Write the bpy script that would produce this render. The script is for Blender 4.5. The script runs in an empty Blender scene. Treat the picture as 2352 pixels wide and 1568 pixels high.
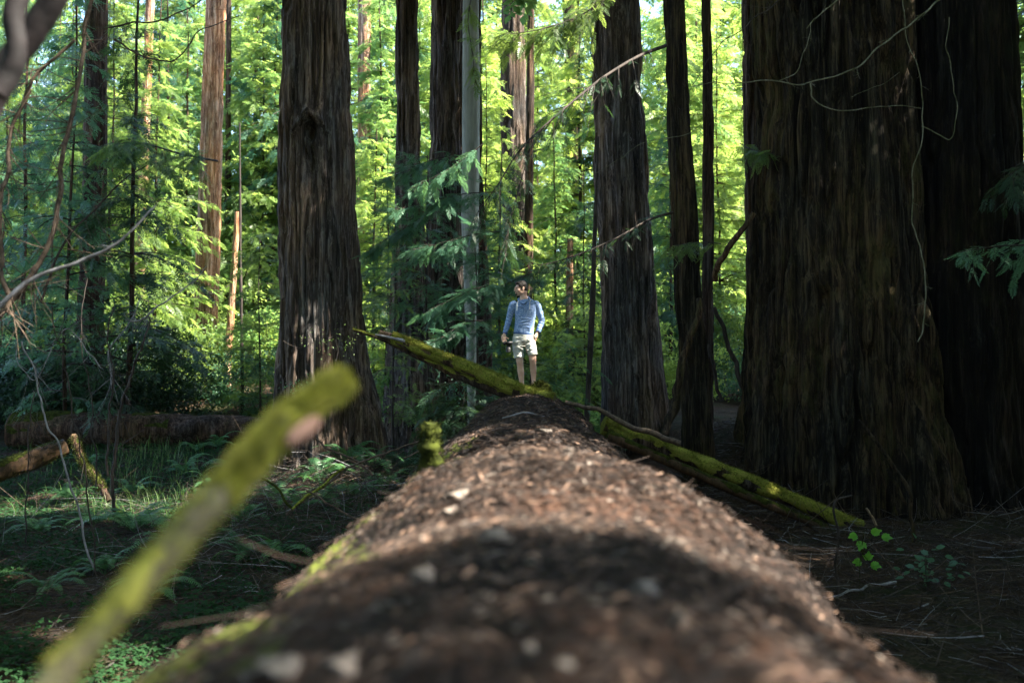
import bpy, math, random
import numpy as np
from mathutils import Vector, Matrix
# ------------------------------------------------------------------ camera, world, sun
SC = bpy.context.scene
COL = SC.collection
F, CX, CY = 2287.0, 1176.0, 784.0          # focal length and centre in a 2352 x 1568 frame
CAMZ = 2.30
PITCH = math.radians(2.05)
cam_d = bpy.data.cameras.new('camera'); cam = bpy.data.objects.new('camera', cam_d); COL.objects.link(cam)
cam.location = (0, 0, CAMZ); cam.rotation_euler = (math.pi/2 + PITCH, 0, 0)
cam_d.sensor_width = 36; cam_d.lens = 35; cam_d.clip_start = 0.02; cam_d.clip_end = 1500
cam_d.dof.use_dof = True; cam_d.dof.focus_distance = 15.6; cam_d.dof.aperture_fstop = 1.6
cam_d.dof.aperture_blades = 0
SC.camera = cam
SUN_EL = math.radians(49); SUN_AZ = math.radians(16)       # from the right, a little behind the camera
sun_dir = Vector((math.cos(SUN_AZ)*math.cos(SUN_EL), -math.sin(SUN_AZ)*math.cos(SUN_EL), math.sin(SUN_EL)))
w = bpy.data.worlds.new('World'); SC.world = w; w.use_nodes = True
nt = w.node_tree; sky = nt.nodes.new('ShaderNodeTexSky'); sky.sky_type = 'NISHITA'; sky.sun_disc = False
sky.sun_elevation = SUN_EL; sky.sun_rotation = math.atan2(sun_dir.x, sun_dir.y)
sky.air_density = 1.0; sky.dust_density = 0.6
nt.nodes['Background'].inputs['Strength'].default_value = 0.11
nt.links.new(sky.outputs[0], nt.nodes['Background'].inputs['Color'])
sl = bpy.data.lights.new('sun', 'SUN'); so = bpy.data.objects.new('sun', sl); COL.objects.link(so)
sl.energy = 5.0; sl.angle = math.radians(0.5); sl.color = (1.0, 0.92, 0.78)
so.rotation_euler = sun_dir.to_track_quat('Z', 'Y').to_euler(); so.location = (30, -10, 40)
SC.view_settings.view_transform = 'Standard'; SC.view_settings.look = 'None'
SC.view_settings.gamma = 1.0; SC.view_settings.exposure = 3.1
SC.cycles.max_bounces = 6; SC.cycles.diffuse_bounces = 3; SC.cycles.glossy_bounces = 2
SC.cycles.transmission_bounces = 3; SC.cycles.transparent_max_bounces = 4

# ------------------------------------------------------------------ helpers
random.seed(7)
def P(px, py, d):
    x = (px-CX)/F*d; v = (CY-py)/F*d
    return np.array((x, d*math.cos(PITCH)-v*math.sin(PITCH), CAMZ + d*math.sin(PITCH)+v*math.cos(PITCH)))
def sstep(a, b, x):
    t = np.clip((x-a)/(b-a), 0, 1); return t*t*(3-2*t)
def _h(ix, iy, iz, s):
    n = (ix*374761393 + iy*668265263 + iz*2147483647 + s*1274126177) & 0xffffffff
    n = ((n ^ (n >> 13))*1274126177) & 0xffffffff
    n = (n ^ (n >> 16)) & 0xffffffff
    return n/4294967295.0
def vnoise(x, y, z, s=0):
    x = np.asarray(x, float); y = np.asarray(y, float)+0*x; z = np.asarray(z, float)+0*x
    ix = np.floor(x).astype(np.int64); iy = np.floor(y).astype(np.int64); iz = np.floor(z).astype(np.int64)
    fx, fy, fz = x-ix, y-iy, z-iz
    fx = fx*fx*(3-2*fx); fy = fy*fy*(3-2*fy); fz = fz*fz*(3-2*fz)
    r = 0
    for dx in (0, 1):
        for dy in (0, 1):
            for dz in (0, 1):
                wgt = (fx if dx else 1-fx)*(fy if dy else 1-fy)*(fz if dz else 1-fz)
                r = r + wgt*_h(ix+dx, iy+dy, iz+dz, s)
    return r
def fbm(x, y, z, o=4, s=0):
    a, t, r = 0.5, 0, 0
    for i in range(o):
        r = r + a*vnoise(x*2**i, y*2**i, z*2**i, s+i*17); t += a; a *= 0.5
    return r/t
def terrain(x, y):
    x = np.asarray(x, float); y = np.asarray(y, float)
    left = 0.72*sstep(17, 26, y) + 1.5*sstep(27, 37, y)
    right = 0.05*sstep(11, 14, y) + 1.4*sstep(16.3, 20.5, y) + 0.6*sstep(22, 34, y)
    k = sstep(0.5, 4, x)
    z = left*(1-k)+right*k + 5.0*sstep(45, 110, y) + 0.35*(fbm(x*.35, y*.35, 0.3, 3, 5)-.5)
    z = z + 0.9*np.exp(-((x-4.4)**2/1.3+(y-17.6)**2/2.2))
    z = z + 0.75*np.exp(-((x+3.3)**2/2.6+(y-18.3)**2/5.0)) + 0.35*np.exp(-((x+2.2)**2/1.5+(y-14.5)**2/6.0))
    return z + 0.10*(fbm(x*2.3, y*2.3, 0.7, 3, 9)-.5)
def ground_px(px, py):
    d = 3.0
    while d < 120:
        p = P(px, py, d)
        if p[2] <= float(terrain(p[0], p[1])): return p
        d += 0.05 if d < 30 else 0.3
    return P(px, py, 60)
def tag(o, label=None, cat=None, group=None, kind=None):
    if label: o['label'] = label
    if cat: o['category'] = cat
    if group: o['group'] = group
    if kind: o['kind'] = kind
    return o
def empty(name, loc, label, cat, group=None, rz=0):
    o = bpy.data.objects.new(name, None); COL.objects.link(o); o.location = loc; o.rotation_euler = (0, 0, rz)
    o.empty_display_size = 0.1
    return tag(o, label, cat, group)
class MB:
    def __init__(s): s.V = []; s.F = []; s.M = []; s.n = 0
    def add(s, v, f, m=0):
        v = np.asarray(v, float).reshape(-1, 3); f = np.asarray(f, np.int64)
        s.V.append(v); s.F.append(f+s.n); s.M.append(np.full(len(f), m) if np.isscalar(m) else np.asarray(m)); s.n += len(v)
        return s
    def mesh(s, name, mats, smooth=True):
        me = bpy.data.meshes.new(name)
        v = np.concatenate(s.V).astype(np.float32)
        tot = sum(f.size for f in s.F); nf = sum(len(f) for f in s.F)
        me.vertices.add(len(v)); me.vertices.foreach_set('co', v.ravel())
        me.loops.add(tot); me.loops.foreach_set('vertex_index', np.concatenate([f.ravel() for f in s.F]).astype(np.int32))
        ls = np.concatenate([np.full(len(f), f.shape[1]) for f in s.F]); st = np.concatenate(([0], np.cumsum(ls)[:-1]))
        me.polygons.add(nf); me.polygons.foreach_set('loop_start', st.astype(np.int32))
        for m in mats: me.materials.append(m)
        me.polygons.foreach_set('material_index', np.concatenate(s.M).astype(np.int32))
        me.polygons.foreach_set('use_smooth', np.full(nf, smooth))
        me.update(calc_edges=True)
        return me
    def build(s, name, mats, parent=None, loc=None, smooth=True):
        if not isinstance(mats, (list, tuple)): mats = [mats]
        return link(name, s.mesh(name, mats, smooth), parent, loc)
def link(name, me, parent=None, loc=None):
    o = bpy.data.objects.new(name, me); COL.objects.link(o)
    if parent is not None: o.parent = parent
    if loc is not None: o.location = loc
    return o
def copy_tree(o, parent=None):
    c = o.copy(); COL.objects.link(c); c.parent = parent
    for ch in list(o.children): copy_tree(ch, c)
    return c
def norm(a): return a/np.maximum(np.linalg.norm(a, axis=-1, keepdims=True), 1e-9)
def resample(pts, n, smooth=True):
    pts = np.asarray(pts, float)
    m = len(pts); t = np.linspace(0, m-1, n); i = np.minimum(t.astype(int), m-2); f = (t-i)[:, None]
    p0 = pts[np.maximum(i-1, 0)]; p1 = pts[i]; p2 = pts[i+1]; p3 = pts[np.minimum(i+2, m-1)]
    if not smooth: return p1*(1-f)+p2*f
    return 0.5*((2*p1)+(-p0+p2)*f+(2*p0-5*p1+4*p2-p3)*f**2+(-p0+3*p1-3*p2+p3)*f**3)
def tube(mb, pts, rad, k=8, m=0, rough=0.0, seed=0, cap=True):
    pts = np.asarray(pts, float); n = len(pts)
    rad = np.broadcast_to(np.asarray(rad, float), (n,)).copy() if np.ndim(rad) < 2 else rad
    T = norm(np.gradient(pts, axis=0)); ref = np.array([0, 0, 1.0]) if abs(T[0][2]) < 0.8 else np.array([0, 1.0, 0])
    A = norm(np.cross(T, ref)); B = np.cross(T, A)
    th = np.linspace(0, 2*np.pi, k, endpoint=False)
    r = rad[:, None]*np.ones(k)
    if rough > 0:
        q = pts[:, None, :]/np.maximum(rad.mean(), 1e-3)
        r = r*(1+rough*(fbm(q[..., 0]*.6+np.cos(th)*1.3, q[..., 1]*.6+np.sin(th)*1.3, q[..., 2]*.6+seed, 3, seed)-.5)*2)
    v = pts[:, None, :] + r[..., None]*(np.cos(th)[None, :, None]*A[:, None, :]+np.sin(th)[None, :, None]*B[:, None, :])
    i = np.arange(n-1)[:, None]*k; j = np.arange(k)[None, :]; j2 = (j+1) % k
    f = np.stack((i+j, i+j2, i+k+j2, i+k+j), -1).reshape(-1, 4)
    mb.add(v.reshape(-1, 3), f, m)
    if cap:
        for e in (0, n-1):
            c = len(mb.V); vv = np.vstack((pts[e][None], v[e])); ff = np.array([(0, 1+a, 1+(a+1) % k) for a in range(k)])
            mb.add(vv, ff if e else ff[:, ::-1], m)
    return mb
def many_twigs(mb, starts, dirs, lens, rads, rng, bend=0.3, seg=4, m=0):
    """thin three-sided twigs, all at once"""
    n = len(starts); t = np.linspace(0, 1, seg)
    dirs = norm(dirs); side = norm(np.cross(dirs, rng.normal(size=(n, 3)))); up = np.cross(dirs, side)
    b = rng.normal(size=(n, 1))*bend
    c = starts[:, None]+dirs[:, None]*(t[None, :, None]*lens[:, None, None])+side[:, None]*((t*t)[None, :, None]*(b*lens[:, None])[:, :, None])
    r = rads[:, None]*(1-0.7*t)[None]
    V = []
    for a in range(3):
        ca, sa = math.cos(a*2.0944), math.sin(a*2.0944)
        V.append(c+r[..., None]*(ca*side[:, None]+sa*up[:, None]))
    V = np.stack(V, 2).reshape(-1, 3)
    base = (np.arange(n)*seg*3)[:, None, None]; s = (np.arange(seg-1)*3)[None, :, None]; a = np.arange(3)[None, None]
    a2 = (a+1) % 3
    f = np.stack((base+s+a, base+s+a2, base+s+3+a2, base+s+3+a), -1).reshape(-1, 4)
    mb.add(V, f, m)
def place(mb, tv, tf, pos, ux, uz, sc, m=0):
    """put a template (x along, z normal) at many places"""
    ux = norm(ux); uy = norm(np.cross(uz, ux)); uz = np.cross(ux, uy)
    sc = np.asarray(sc, float); sc = sc[:, None, None] if sc.ndim == 1 else sc[:, None, :]
    L = tv[None]*sc
    V = pos[:, None]+L[..., 0:1]*ux[:, None]+L[..., 1:2]*uy[:, None]+L[..., 2:3]*uz[:, None]
    f = (tf[None]+(np.arange(len(pos))*len(tv))[:, None, None]).reshape(-1, tf.shape[1])
    mb.add(V.reshape(-1, 3), f, m if np.isscalar(m) else np.repeat(m, len(tf)))

# ------------------------------------------------------------------ materials
class NB:
    def __init__(s, name):
        s.m = bpy.data.materials.new(name); s.m.use_nodes = True; s.t = s.m.node_tree; s.t.nodes.clear()
        s.out = s.n('OutputMaterial')
    def n(s, ty, **k):
        o = s.t.nodes.new('ShaderNode'+ty)
        for a, b in k.items(): setattr(o, a, b)
        return o
    def l(s, a, b): s.t.links.new(a, b)
    def noise(s, vec, scale, detail=4, rough=0.6, dist=0.0):
        o = s.n('TexNoise'); o.inputs['Scale'].default_value = scale; o.inputs['Detail'].default_value = detail
        o.inputs['Roughness'].default_value = rough; o.inputs['Distortion'].default_value = dist
        s.l(vec, o.inputs['Vector']); return o.outputs['Fac']
    def coords(s, scale=(1, 1, 1), src='Object'):
        c = s.n('TexCoord'); mp = s.n('Mapping'); mp.inputs['Scale'].default_value = scale
        s.l(c.outputs[src], mp.inputs['Vector']); return mp.outputs[0]
    def ramp(s, fac, stops):
        r = s.n('ValToRGB'); e = r.color_ramp.elements
        while len(e) < len(stops): e.new(0.5)
        for i, (p, c) in enumerate(stops): e[i].position = p; e[i].color = (*c, 1)
        s.l(fac, r.inputs[0]); return r.outputs[0]
    def mix(s, fac, a, b, mode='MIX'):
        m = s.n('Mix', data_type='RGBA', blend_type=mode)
        if isinstance(fac, float): m.inputs[0].default_value = fac
        else: s.l(fac, m.inputs[0])
        for i, v in ((6, a), (7, b)):
            if isinstance(v, tuple): m.inputs[i].default_value = (*v, 1)
            else: s.l(v, m.inputs[i])
        return m.outputs[2]
    def math(s, op, a, b=0.0):
        m = s.n('Math', operation=op)
        for i, v in ((0, a), (1, b)):
            if isinstance(v, (int, float)): m.inputs[i].default_value = v
            else: s.l(v, m.inputs[i])
        return m.outputs[0]
    def bsdf(s, col, rough=0.8, spec=0.3, bump=None, bs=0.4, bd=0.02):
        b = s.n('BsdfPrincipled')
        if isinstance(col, tuple): b.inputs['Base Color'].default_value = (*col, 1)
        else: s.l(col, b.inputs['Base Color'])
        if isinstance(rough, float): b.inputs['Roughness'].default_value = rough
        else: s.l(rough, b.inputs['Roughness'])
        b.inputs['Specular IOR Level'].default_value = spec
        if bump is not None:
            q = s.n('Bump'); q.inputs['Strength'].default_value = bs; q.inputs['Distance'].default_value = bd
            s.l(bump, q.inputs['Height']); s.l(q.outputs[0], b.inputs['Normal'])
        return b.outputs[0]
    def done(s, sh): s.l(sh, s.out.inputs['Surface']); return s.m
def bark_mat(name, dark, mid, light, green=0.25, gcol=(0.05, 0.065, 0.02), fib=1.0):
    b = NB(name); v = b.coords((9*fib, 9*fib, 0.42*fib)); v2 = b.coords((34*fib, 34*fib, 1.3*fib)); v3 = b.coords((1, 1, 0.4)); v4 = b.coords((5, 5, 3.0))
    n1 = b.noise(v, 1.0, 6, 0.65, 0.4); n2 = b.noise(v2, 1.0, 5, 0.7, 0.3); n3 = b.noise(v3, 1.1, 4, 0.6); n4 = b.noise(v4, 1.0, 5, 0.7)
    s = b.math('ADD', b.math('MULTIPLY', n1, 0.55), b.math('MULTIPLY', n2, 0.45))
    c = b.ramp(s, [(0.40, dark), (0.50, mid), (0.60, light)])
    red = b.ramp(n3, [(0.40, (0.75, 0.85, 0.95)), (0.60, (1.25, 1.0, 0.82))])
    c = b.mix(1.0, c, red, 'MULTIPLY')
    g = b.ramp(b.math('MULTIPLY', n4, n3), [(0.26, (0, 0, 0)), (0.40, (green,)*3)])
    c = b.mix(g, c, gcol)
    n5 = b.noise(b.coords((16*fib, 16*fib, 4.5*fib)), 1.0, 6, 0.7, 0.8)
    c = b.mix(b.ramp(n5, [(.58, (0, 0, 0)), (.68, (.55, .55, .55))]), c, tuple(min(1, x*1.25) for x in light))
    c = b.mix(b.ramp(n5, [(.33, (.8, .8, .8)), (.43, (0, 0, 0))]), c, dark)
    hgt = b.math('ADD', b.math('ADD', b.math('MULTIPLY', n1, 1.0), b.math('MULTIPLY', n2, 0.6)), b.math('MULTIPLY', n5, 0.7))
    return b.done(b.bsdf(c, 0.9, 0.15, hgt, 0.8, 0.035))
def leaf_mat(name, a, c, t, tf=0.45, scale=1.3, rough=0.45, spec=0.35):
    b = NB(name); v = b.coords(); n1 = b.noise(v, scale, 3, 0.6); n2 = b.noise(v, scale*14, 2, 0.6)
    oi = b.n('ObjectInfo')
    f = b.math('ADD', b.math('MULTIPLY', n1, 0.7), b.math('ADD', b.math('MULTIPLY', n2, 0.3), b.math('MULTIPLY', oi.outputs['Random'], 0.26)))
    col = b.ramp(f, [(0.42, a), (0.62, tuple((x+y)/2 for x, y in zip(a, c))), (0.78, c)]); tc = b.ramp(f, [(0.42, (t[0]*.35, t[1]*.55, t[2]*.8)), (0.60, tuple(x*0.75 for x in t)), (0.80, (t[0]*1.15, t[1]*1.08, t[2]))])
    p = b.bsdf(col, rough, spec)
    tr = b.n('BsdfTranslucent'); b.l(tc, tr.inputs[0])
    mx = b.n('MixShader'); mx.inputs[0].default_value = tf; b.l(p, mx.inputs[1]); b.l(tr.outputs[0], mx.inputs[2])
    return b.done(mx.outputs[0])
def simple_mat(name, a, c, scale=8.0, stretch=(1, 1, 1), rough=0.8, spec=0.25, bs=0.4, bd=0.01, lo=0.35, hi=0.65):
    b = NB(name); v = b.coords(stretch); n = b.noise(v, scale, 5, 0.65)
    return b.done(b.bsdf(b.ramp(n, [(lo, a), (hi, c)]), rough, spec, n, bs, bd))
M = {}
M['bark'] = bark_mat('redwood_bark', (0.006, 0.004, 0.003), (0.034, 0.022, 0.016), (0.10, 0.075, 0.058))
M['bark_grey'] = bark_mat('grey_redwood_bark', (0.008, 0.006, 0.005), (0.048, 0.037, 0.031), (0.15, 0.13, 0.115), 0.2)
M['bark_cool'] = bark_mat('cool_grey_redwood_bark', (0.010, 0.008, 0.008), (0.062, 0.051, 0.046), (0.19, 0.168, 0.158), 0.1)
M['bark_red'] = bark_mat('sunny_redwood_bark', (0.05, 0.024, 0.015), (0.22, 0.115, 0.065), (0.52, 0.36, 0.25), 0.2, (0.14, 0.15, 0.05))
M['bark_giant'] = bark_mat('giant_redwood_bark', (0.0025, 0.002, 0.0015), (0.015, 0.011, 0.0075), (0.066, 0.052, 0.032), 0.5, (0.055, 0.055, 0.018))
M['bark_shade'] = bark_mat('shade_darkened_bark', (0.002, 0.002, 0.002), (0.006, 0.005, 0.0045), (0.022, 0.018, 0.015), 0.1)  # near-black bark colour stands in for deep shade on the second giant
M['bark_dark'] = simple_mat('dark_twig_bark', (0.014, 0.011, 0.010), (0.055, 0.043, 0.036), 12, (1, 1, 0.3))
M['bark_pale'] = simple_mat('pale_twig_bark', (0.08, 0.075, 0.08), (0.26, 0.25, 0.26), 14, (1, 1, 0.5), lo=.3, hi=.7)
M['snag'] = simple_mat('bare_weathered_wood', (0.13, 0.14, 0.12), (0.30, 0.31, 0.27), 3.0, (2, 2, 0.25), 0.75, 0.2, 0.25, 0.01)
M['wood'] = simple_mat('broken_wood', (0.06, 0.04, 0.025), (0.28, 0.20, 0.13), 6.0, (3, 3, 1))
M['old_wood'] = simple_mat('old_orange_wood', (0.015, 0.009, 0.005), (0.075, 0.042, 0.020), 5.0, (3, 3, 1))
M['stick_brown'] = simple_mat('brown_stick', (0.03, 0.02, 0.015), (0.12, 0.085, 0.06), 18)
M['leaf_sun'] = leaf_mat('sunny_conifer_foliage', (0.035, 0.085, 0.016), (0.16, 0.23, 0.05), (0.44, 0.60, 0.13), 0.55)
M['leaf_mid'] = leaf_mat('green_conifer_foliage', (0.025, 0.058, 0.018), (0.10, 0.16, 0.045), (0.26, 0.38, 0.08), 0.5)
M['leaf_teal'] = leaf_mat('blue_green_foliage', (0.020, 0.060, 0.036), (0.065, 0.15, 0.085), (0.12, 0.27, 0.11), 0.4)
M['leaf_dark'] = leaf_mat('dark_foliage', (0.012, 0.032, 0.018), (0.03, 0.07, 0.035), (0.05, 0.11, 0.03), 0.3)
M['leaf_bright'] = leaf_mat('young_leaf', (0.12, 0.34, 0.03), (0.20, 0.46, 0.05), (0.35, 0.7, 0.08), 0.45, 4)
M['fern'] = leaf_mat('fern_green', (0.024, 0.085, 0.032), (0.075, 0.19, 0.065), (0.10, 0.25, 0.06), 0.35, 3)
M['grass'] = leaf_mat('grass_green', (0.03, 0.07, 0.02), (0.10, 0.16, 0.045), (0.14, 0.25, 0.05), 0.4, 4)
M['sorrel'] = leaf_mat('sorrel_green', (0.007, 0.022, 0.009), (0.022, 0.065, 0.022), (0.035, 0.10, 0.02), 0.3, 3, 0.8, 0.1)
def moss_mat(name, a, c, br, sc=7):
    b = NB(name); v = b.coords(); n = b.noise(v, 40, 4, .7); n2 = b.noise(v, sc, 4, .65)
    col = b.mix(b.ramp(n2, [(.44, (0, 0, 0)), (.60, (1, 1, 1))]), b.ramp(n, [(.35, a), (.65, c)]), b.mix(.5, br, c)); return b.done(b.bsdf(col, .95, .05, n, .9, .01))
M['moss'] = moss_mat('moss', (0.04, 0.048, 0.008), (0.25, 0.27, 0.045), (0.10, 0.07, 0.03), 14)
M['moss_dark'] = simple_mat('deep_moss', (0.010, 0.013, 0.004), (0.045, 0.055, 0.010), 16, rough=0.95, spec=0.05, bs=0.8, bd=0.01)
M['moss_lit'] = moss_mat('sunlit_dry_moss', (0.08, 0.09, 0.015), (0.52, 0.52, 0.10), (0.07, 0.055, 0.03), 22)  # moss colour brightened in place of sunlight on the near branch
M['mossy_wood'] = moss_mat('greyish_mossy_bark', (0.05, 0.042, 0.03), (0.16, 0.14, 0.10), (0.09, 0.10, 0.03), 13)
M['raw_wood'] = simple_mat('torn_reddish_wood', (0.16, 0.08, 0.055), (0.34, 0.20, 0.15), 30)
M['needle_a'] = simple_mat('brown_needles', (0.018, 0.013, 0.011), (0.075, 0.052, 0.042), 5)
M['needle_b'] = simple_mat('orange_needles', (0.075, 0.045, 0.032), (0.23, 0.150, 0.108), 5)
M['needle_c'] = simple_mat('pale_chips', (0.08, 0.065, 0.055), (0.24, 0.20, 0.17), 30)
M['needle_d'] = simple_mat('dark_chips', (0.012, 0.010, 0.010), (0.045, 0.036, 0.033), 5)
def ground_mat():
    b = NB('forest_floor'); v = b.coords(); n = b.noise(v, 3.0, 8, 0.75); n2 = b.noise(v, 0.5, 3, 0.6); n3 = b.noise(v, 26, 4, 0.7)
    c = b.ramp(b.math('ADD', b.math('MULTIPLY', n, .5), b.math('MULTIPLY', n3, .5)), [(0.36, (0.008, 0.006, 0.005)), (0.52, (0.035, 0.022, 0.014)), (0.68, (0.11, 0.07, 0.045))])
    g = b.ramp(n2, [(0.5, (0, 0, 0)), (0.62, (0.5, 0.5, 0.5))])
    c = b.mix(g, c, (0.02, 0.035, 0.012))
    return b.done(b.bsdf(c, 0.95, 0.1, b.math('ADD', n, n3), 0.9, 0.05))
M['ground'] = ground_mat()
def log_mat():
    b = NB('fallen_redwood_bark'); v = b.coords((7, 1.2, 7)); v2 = b.coords((1, .6, 1)); v3 = b.coords((30, 9, 30)); v4 = b.coords()
    n1 = b.noise(v, 1.0, 8, 0.7, 0.5); n2 = b.noise(v2, 2.3, 4, 0.6); n3 = b.noise(v3, 1.0, 5, 0.7)
    s = b.math('ADD', b.math('MULTIPLY', n1, .5), b.math('MULTIPLY', n3, .5))
    c = b.ramp(s, [(0.38, (0.006, 0.005, 0.005)), (0.50, (0.022, 0.016, 0.013)), (0.58, (0.060, 0.040, 0.031)), (0.66, (0.15, 0.11, 0.088))])
    g = b.ramp(n2, [(0.40, (0.45, 0.45, 0.50)), (0.62, (1.35, 1.05, 0.9))])
    c = b.mix(1.0, c, g, 'MULTIPLY')
    # moss on the left flank of the log
    sp = b.n('SeparateXYZ'); tc = b.n('TexCoord'); b.l(tc.outputs['Object'], sp.inputs[0])
    mm = b.math('ADD', b.math('MULTIPLY', sp.outputs[0], -0.55), b.math('MULTIPLY', b.noise(v4, 1.6, 5, .65), 1.3))
    mk = b.ramp(mm, [(0.93, (0, 0, 0)), (1.06, (0.9, 0.9, 0.9))])
    mc = b.ramp(b.noise(v4, 25, 4, .6), [(0.35, (0.03, 0.04, 0.006)), (0.65, (0.17, 0.21, 0.03))])
    c = b.mix(mk, c, mc)
    return b.done(b.bsdf(c, 0.9, 0.15, b.math('ADD', n1, n3), 0.9, 0.05))
M['log'] = log_mat()

# ------------------------------------------------------------------ ground
def build_ground():
    mb = MB()
    ys = np.concatenate((np.linspace(-40, -2, 30), np.linspace(-1.6, 40, 340), np.linspace(41, 70, 30), np.linspace(75, 700, 40)))
    xs = np.concatenate((np.linspace(-500, -45, 24), np.linspace(-42, -16, 40), np.linspace(-15.8, 16, 260), np.linspace(17, 42, 40), np.linspace(45, 500, 24)))
    X, Y = np.meshgrid(xs, ys); Z = terrain(X, Y) + 0.05*(fbm(X*6, Y*6, 0.2, 3, 31)-.5)
    n, m = X.shape; i = np.arange(n-1)[:, None]*m; j = np.arange(m-1)[None]
    f = np.stack((i+j, i+j+1, i+m+j+1, i+m+j), -1).reshape(-1, 4)
    mb.add(np.stack((X, Y, Z), -1).reshape(-1, 3), f)
    tag(mb.build('ground', M['ground']), kind='structure')
build_ground()

# ------------------------------------------------------------------ trunks
def trunk_mesh(name, prof, mat, zbase, ztop, fine=0.03, amp=0.035, furrow=0.11, seed=0, flare=0.25, flute=0.05, zvis=12, extra=None, kmax=520):
    """prof: list of (z, x, y, r) from low to high in world units; returns a mesh local to the base point"""
    prof = sorted(prof); pz = np.array([p[0] for p in prof]); px = np.array([p[1] for p in prof]); py = np.array([p[2] for p in prof]); pr = np.array([p[3] for p in prof])
    def ex(z, a):
        v = np.interp(z, pz, a)
        sl = (a[-1]-a[0])/(pz[-1]-pz[0]); return np.where(z > pz[-1], a[-1]+sl*(z-pz[-1]), v)
    rmax = pr.max(); k = int(min(kmax, max(10, 2*math.pi*rmax/fine)))
    step = max(0.05, fine*2.2)
    zv = min(zvis, ztop)
    z = np.concatenate((np.arange(zbase-0.4, zv, step), np.linspace(zv, ztop, max(3, int((ztop-zv)/1.0)))[0:])) if ztop > zv+.5 else np.arange(zbase-0.4, ztop, step)
    cx, cy = ex(z, px), ex(z, py); r = np.maximum(ex(z, pr), pr.min()*0.45)
    base = np.array((float(np.interp(zbase, pz, px)), float(np.interp(zbase, pz, py)), zbase))
    hh = np.clip(z-zbase, 0, None); r = r*(1+flare*np.exp(-hh/(0.55*rmax+0.25)))
    th = np.linspace(0, 2*np.pi, k, endpoint=False); C, S = np.cos(th)[None], np.sin(th)[None]
    Z = z[:, None]; R = r[:, None]
    wob = fbm(C*R*1.5+seed, S*R*1.5, Z*0.7, 3, seed)*1.5
    f1 = 1.0/furrow
    a = C*R*f1+wob*1.2; b = S*R*f1+wob*1.2
    n1 = vnoise(a, b, Z*f1*0.06, seed+1); rid = 1-np.abs(2*n1-1)
    n2 = vnoise(a*2.3, b*2.3, Z*f1*0.22, seed+2); rid2 = 1-np.abs(2*n2-1)
    n3 = vnoise(a*.35, b*.35, Z*f1*.02, seed+3)
    big = fbm(C*1.6+seed*3.1, S*1.6, Z*0.10, 2, seed+4)-.5
    fl = 1+flute*2*big*(1+2.0*np.exp(-hh/1.5))[:, None]
    D = R*fl + amp*(1.6*(n3-.5) - 1.9*sstep(.50, .93, rid) - 0.8*sstep(.45, .95, rid2)*.7 + 0.4*fbm(a*3, b*3, Z*f1*.5, 2, seed+5))
    if extra is not None: D = D+extra(th[None], Z, R)
    X = cx[:, None]+D*C; Y = cy[:, None]+D*S
    n = len(z); i = np.arange(n-1)[:, None]*k; j = np.arange(k)[None]; j2 = (j+1) % k
    f = np.stack((i+j, i+j2, i+k+j2, i+k+j), -1).reshape(-1, 4)
    mb = MB(); mb.add(np.stack((X, Y, Z+0*X), -1).reshape(-1, 3)-base, f)
    return mb.mesh(name, [mat]), base
def px_prof(samples, d):
    out = []
    for (py, x0, x1) in samples:
        c = P((x0+x1)/2, py, d); out.append((c[2], c[0], c[1], (x1-x0)/2/F*d))
    return out

# ------------------------------------------------------------------ foliage
def rhomb(L, W, lift=0.0):
    return np.array([(0, 0, 0), (L*.45, W/2, lift), (L, 0, 0), (L*.45, -W/2, lift)]), np.array([(0, 1, 2, 3)])
def spray_template(L, n, ll, lw, rng, droop=0.15):
    V, Fc = [], []; k = 0
    for i in range(n):
        t = (i+0.6)/n; base = np.array((t*L, 0, -droop*L*t*t))
        for s in (-1, 1):
            a = math.radians(rng.uniform(42, 64)); l = ll*(1-0.65*t**1.5)*rng.uniform(.8, 1.1)*(0.75+0.5*min(1, t*4))
            q, f = rhomb(l, lw*rng.uniform(.8, 1.2))
            ca, sa = math.cos(a), math.sin(a)*s
            r = np.stack((q[:, 0]*ca-q[:, 1]*sa, q[:, 0]*sa+q[:, 1]*ca, q[:, 2]-0.25*np.abs(q[:, 0])*rng.uniform(-.3, 1.2)), -1)
            V.append(r+base); Fc.append(f+k); k += 4
    q, f = rhomb(ll*.7, lw); V.append(q+np.array((L, 0, -droop*L))); Fc.append(f+k); k += 4
    q, f = rhomb(L, lw*.35); q[:, 2] -= droop*L*(q[:, 0]/L)**2; V.append(q); Fc.append(f+k)
    return np.vstack(V), np.vstack(Fc)
_r = np.random.default_rng(3)
SPR_FAR = spray_template(0.36, 6, 0.125, 0.042, _r)
SPR_MID = spray_template(0.30, 9, 0.075, 0.020, _r)
SPR_NEAR = spray_template(0.26, 11, 0.072, 0.017, _r)
SPR_HIGH = spray_template(0.95, 7, 0.42, 0.15, _r)
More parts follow.
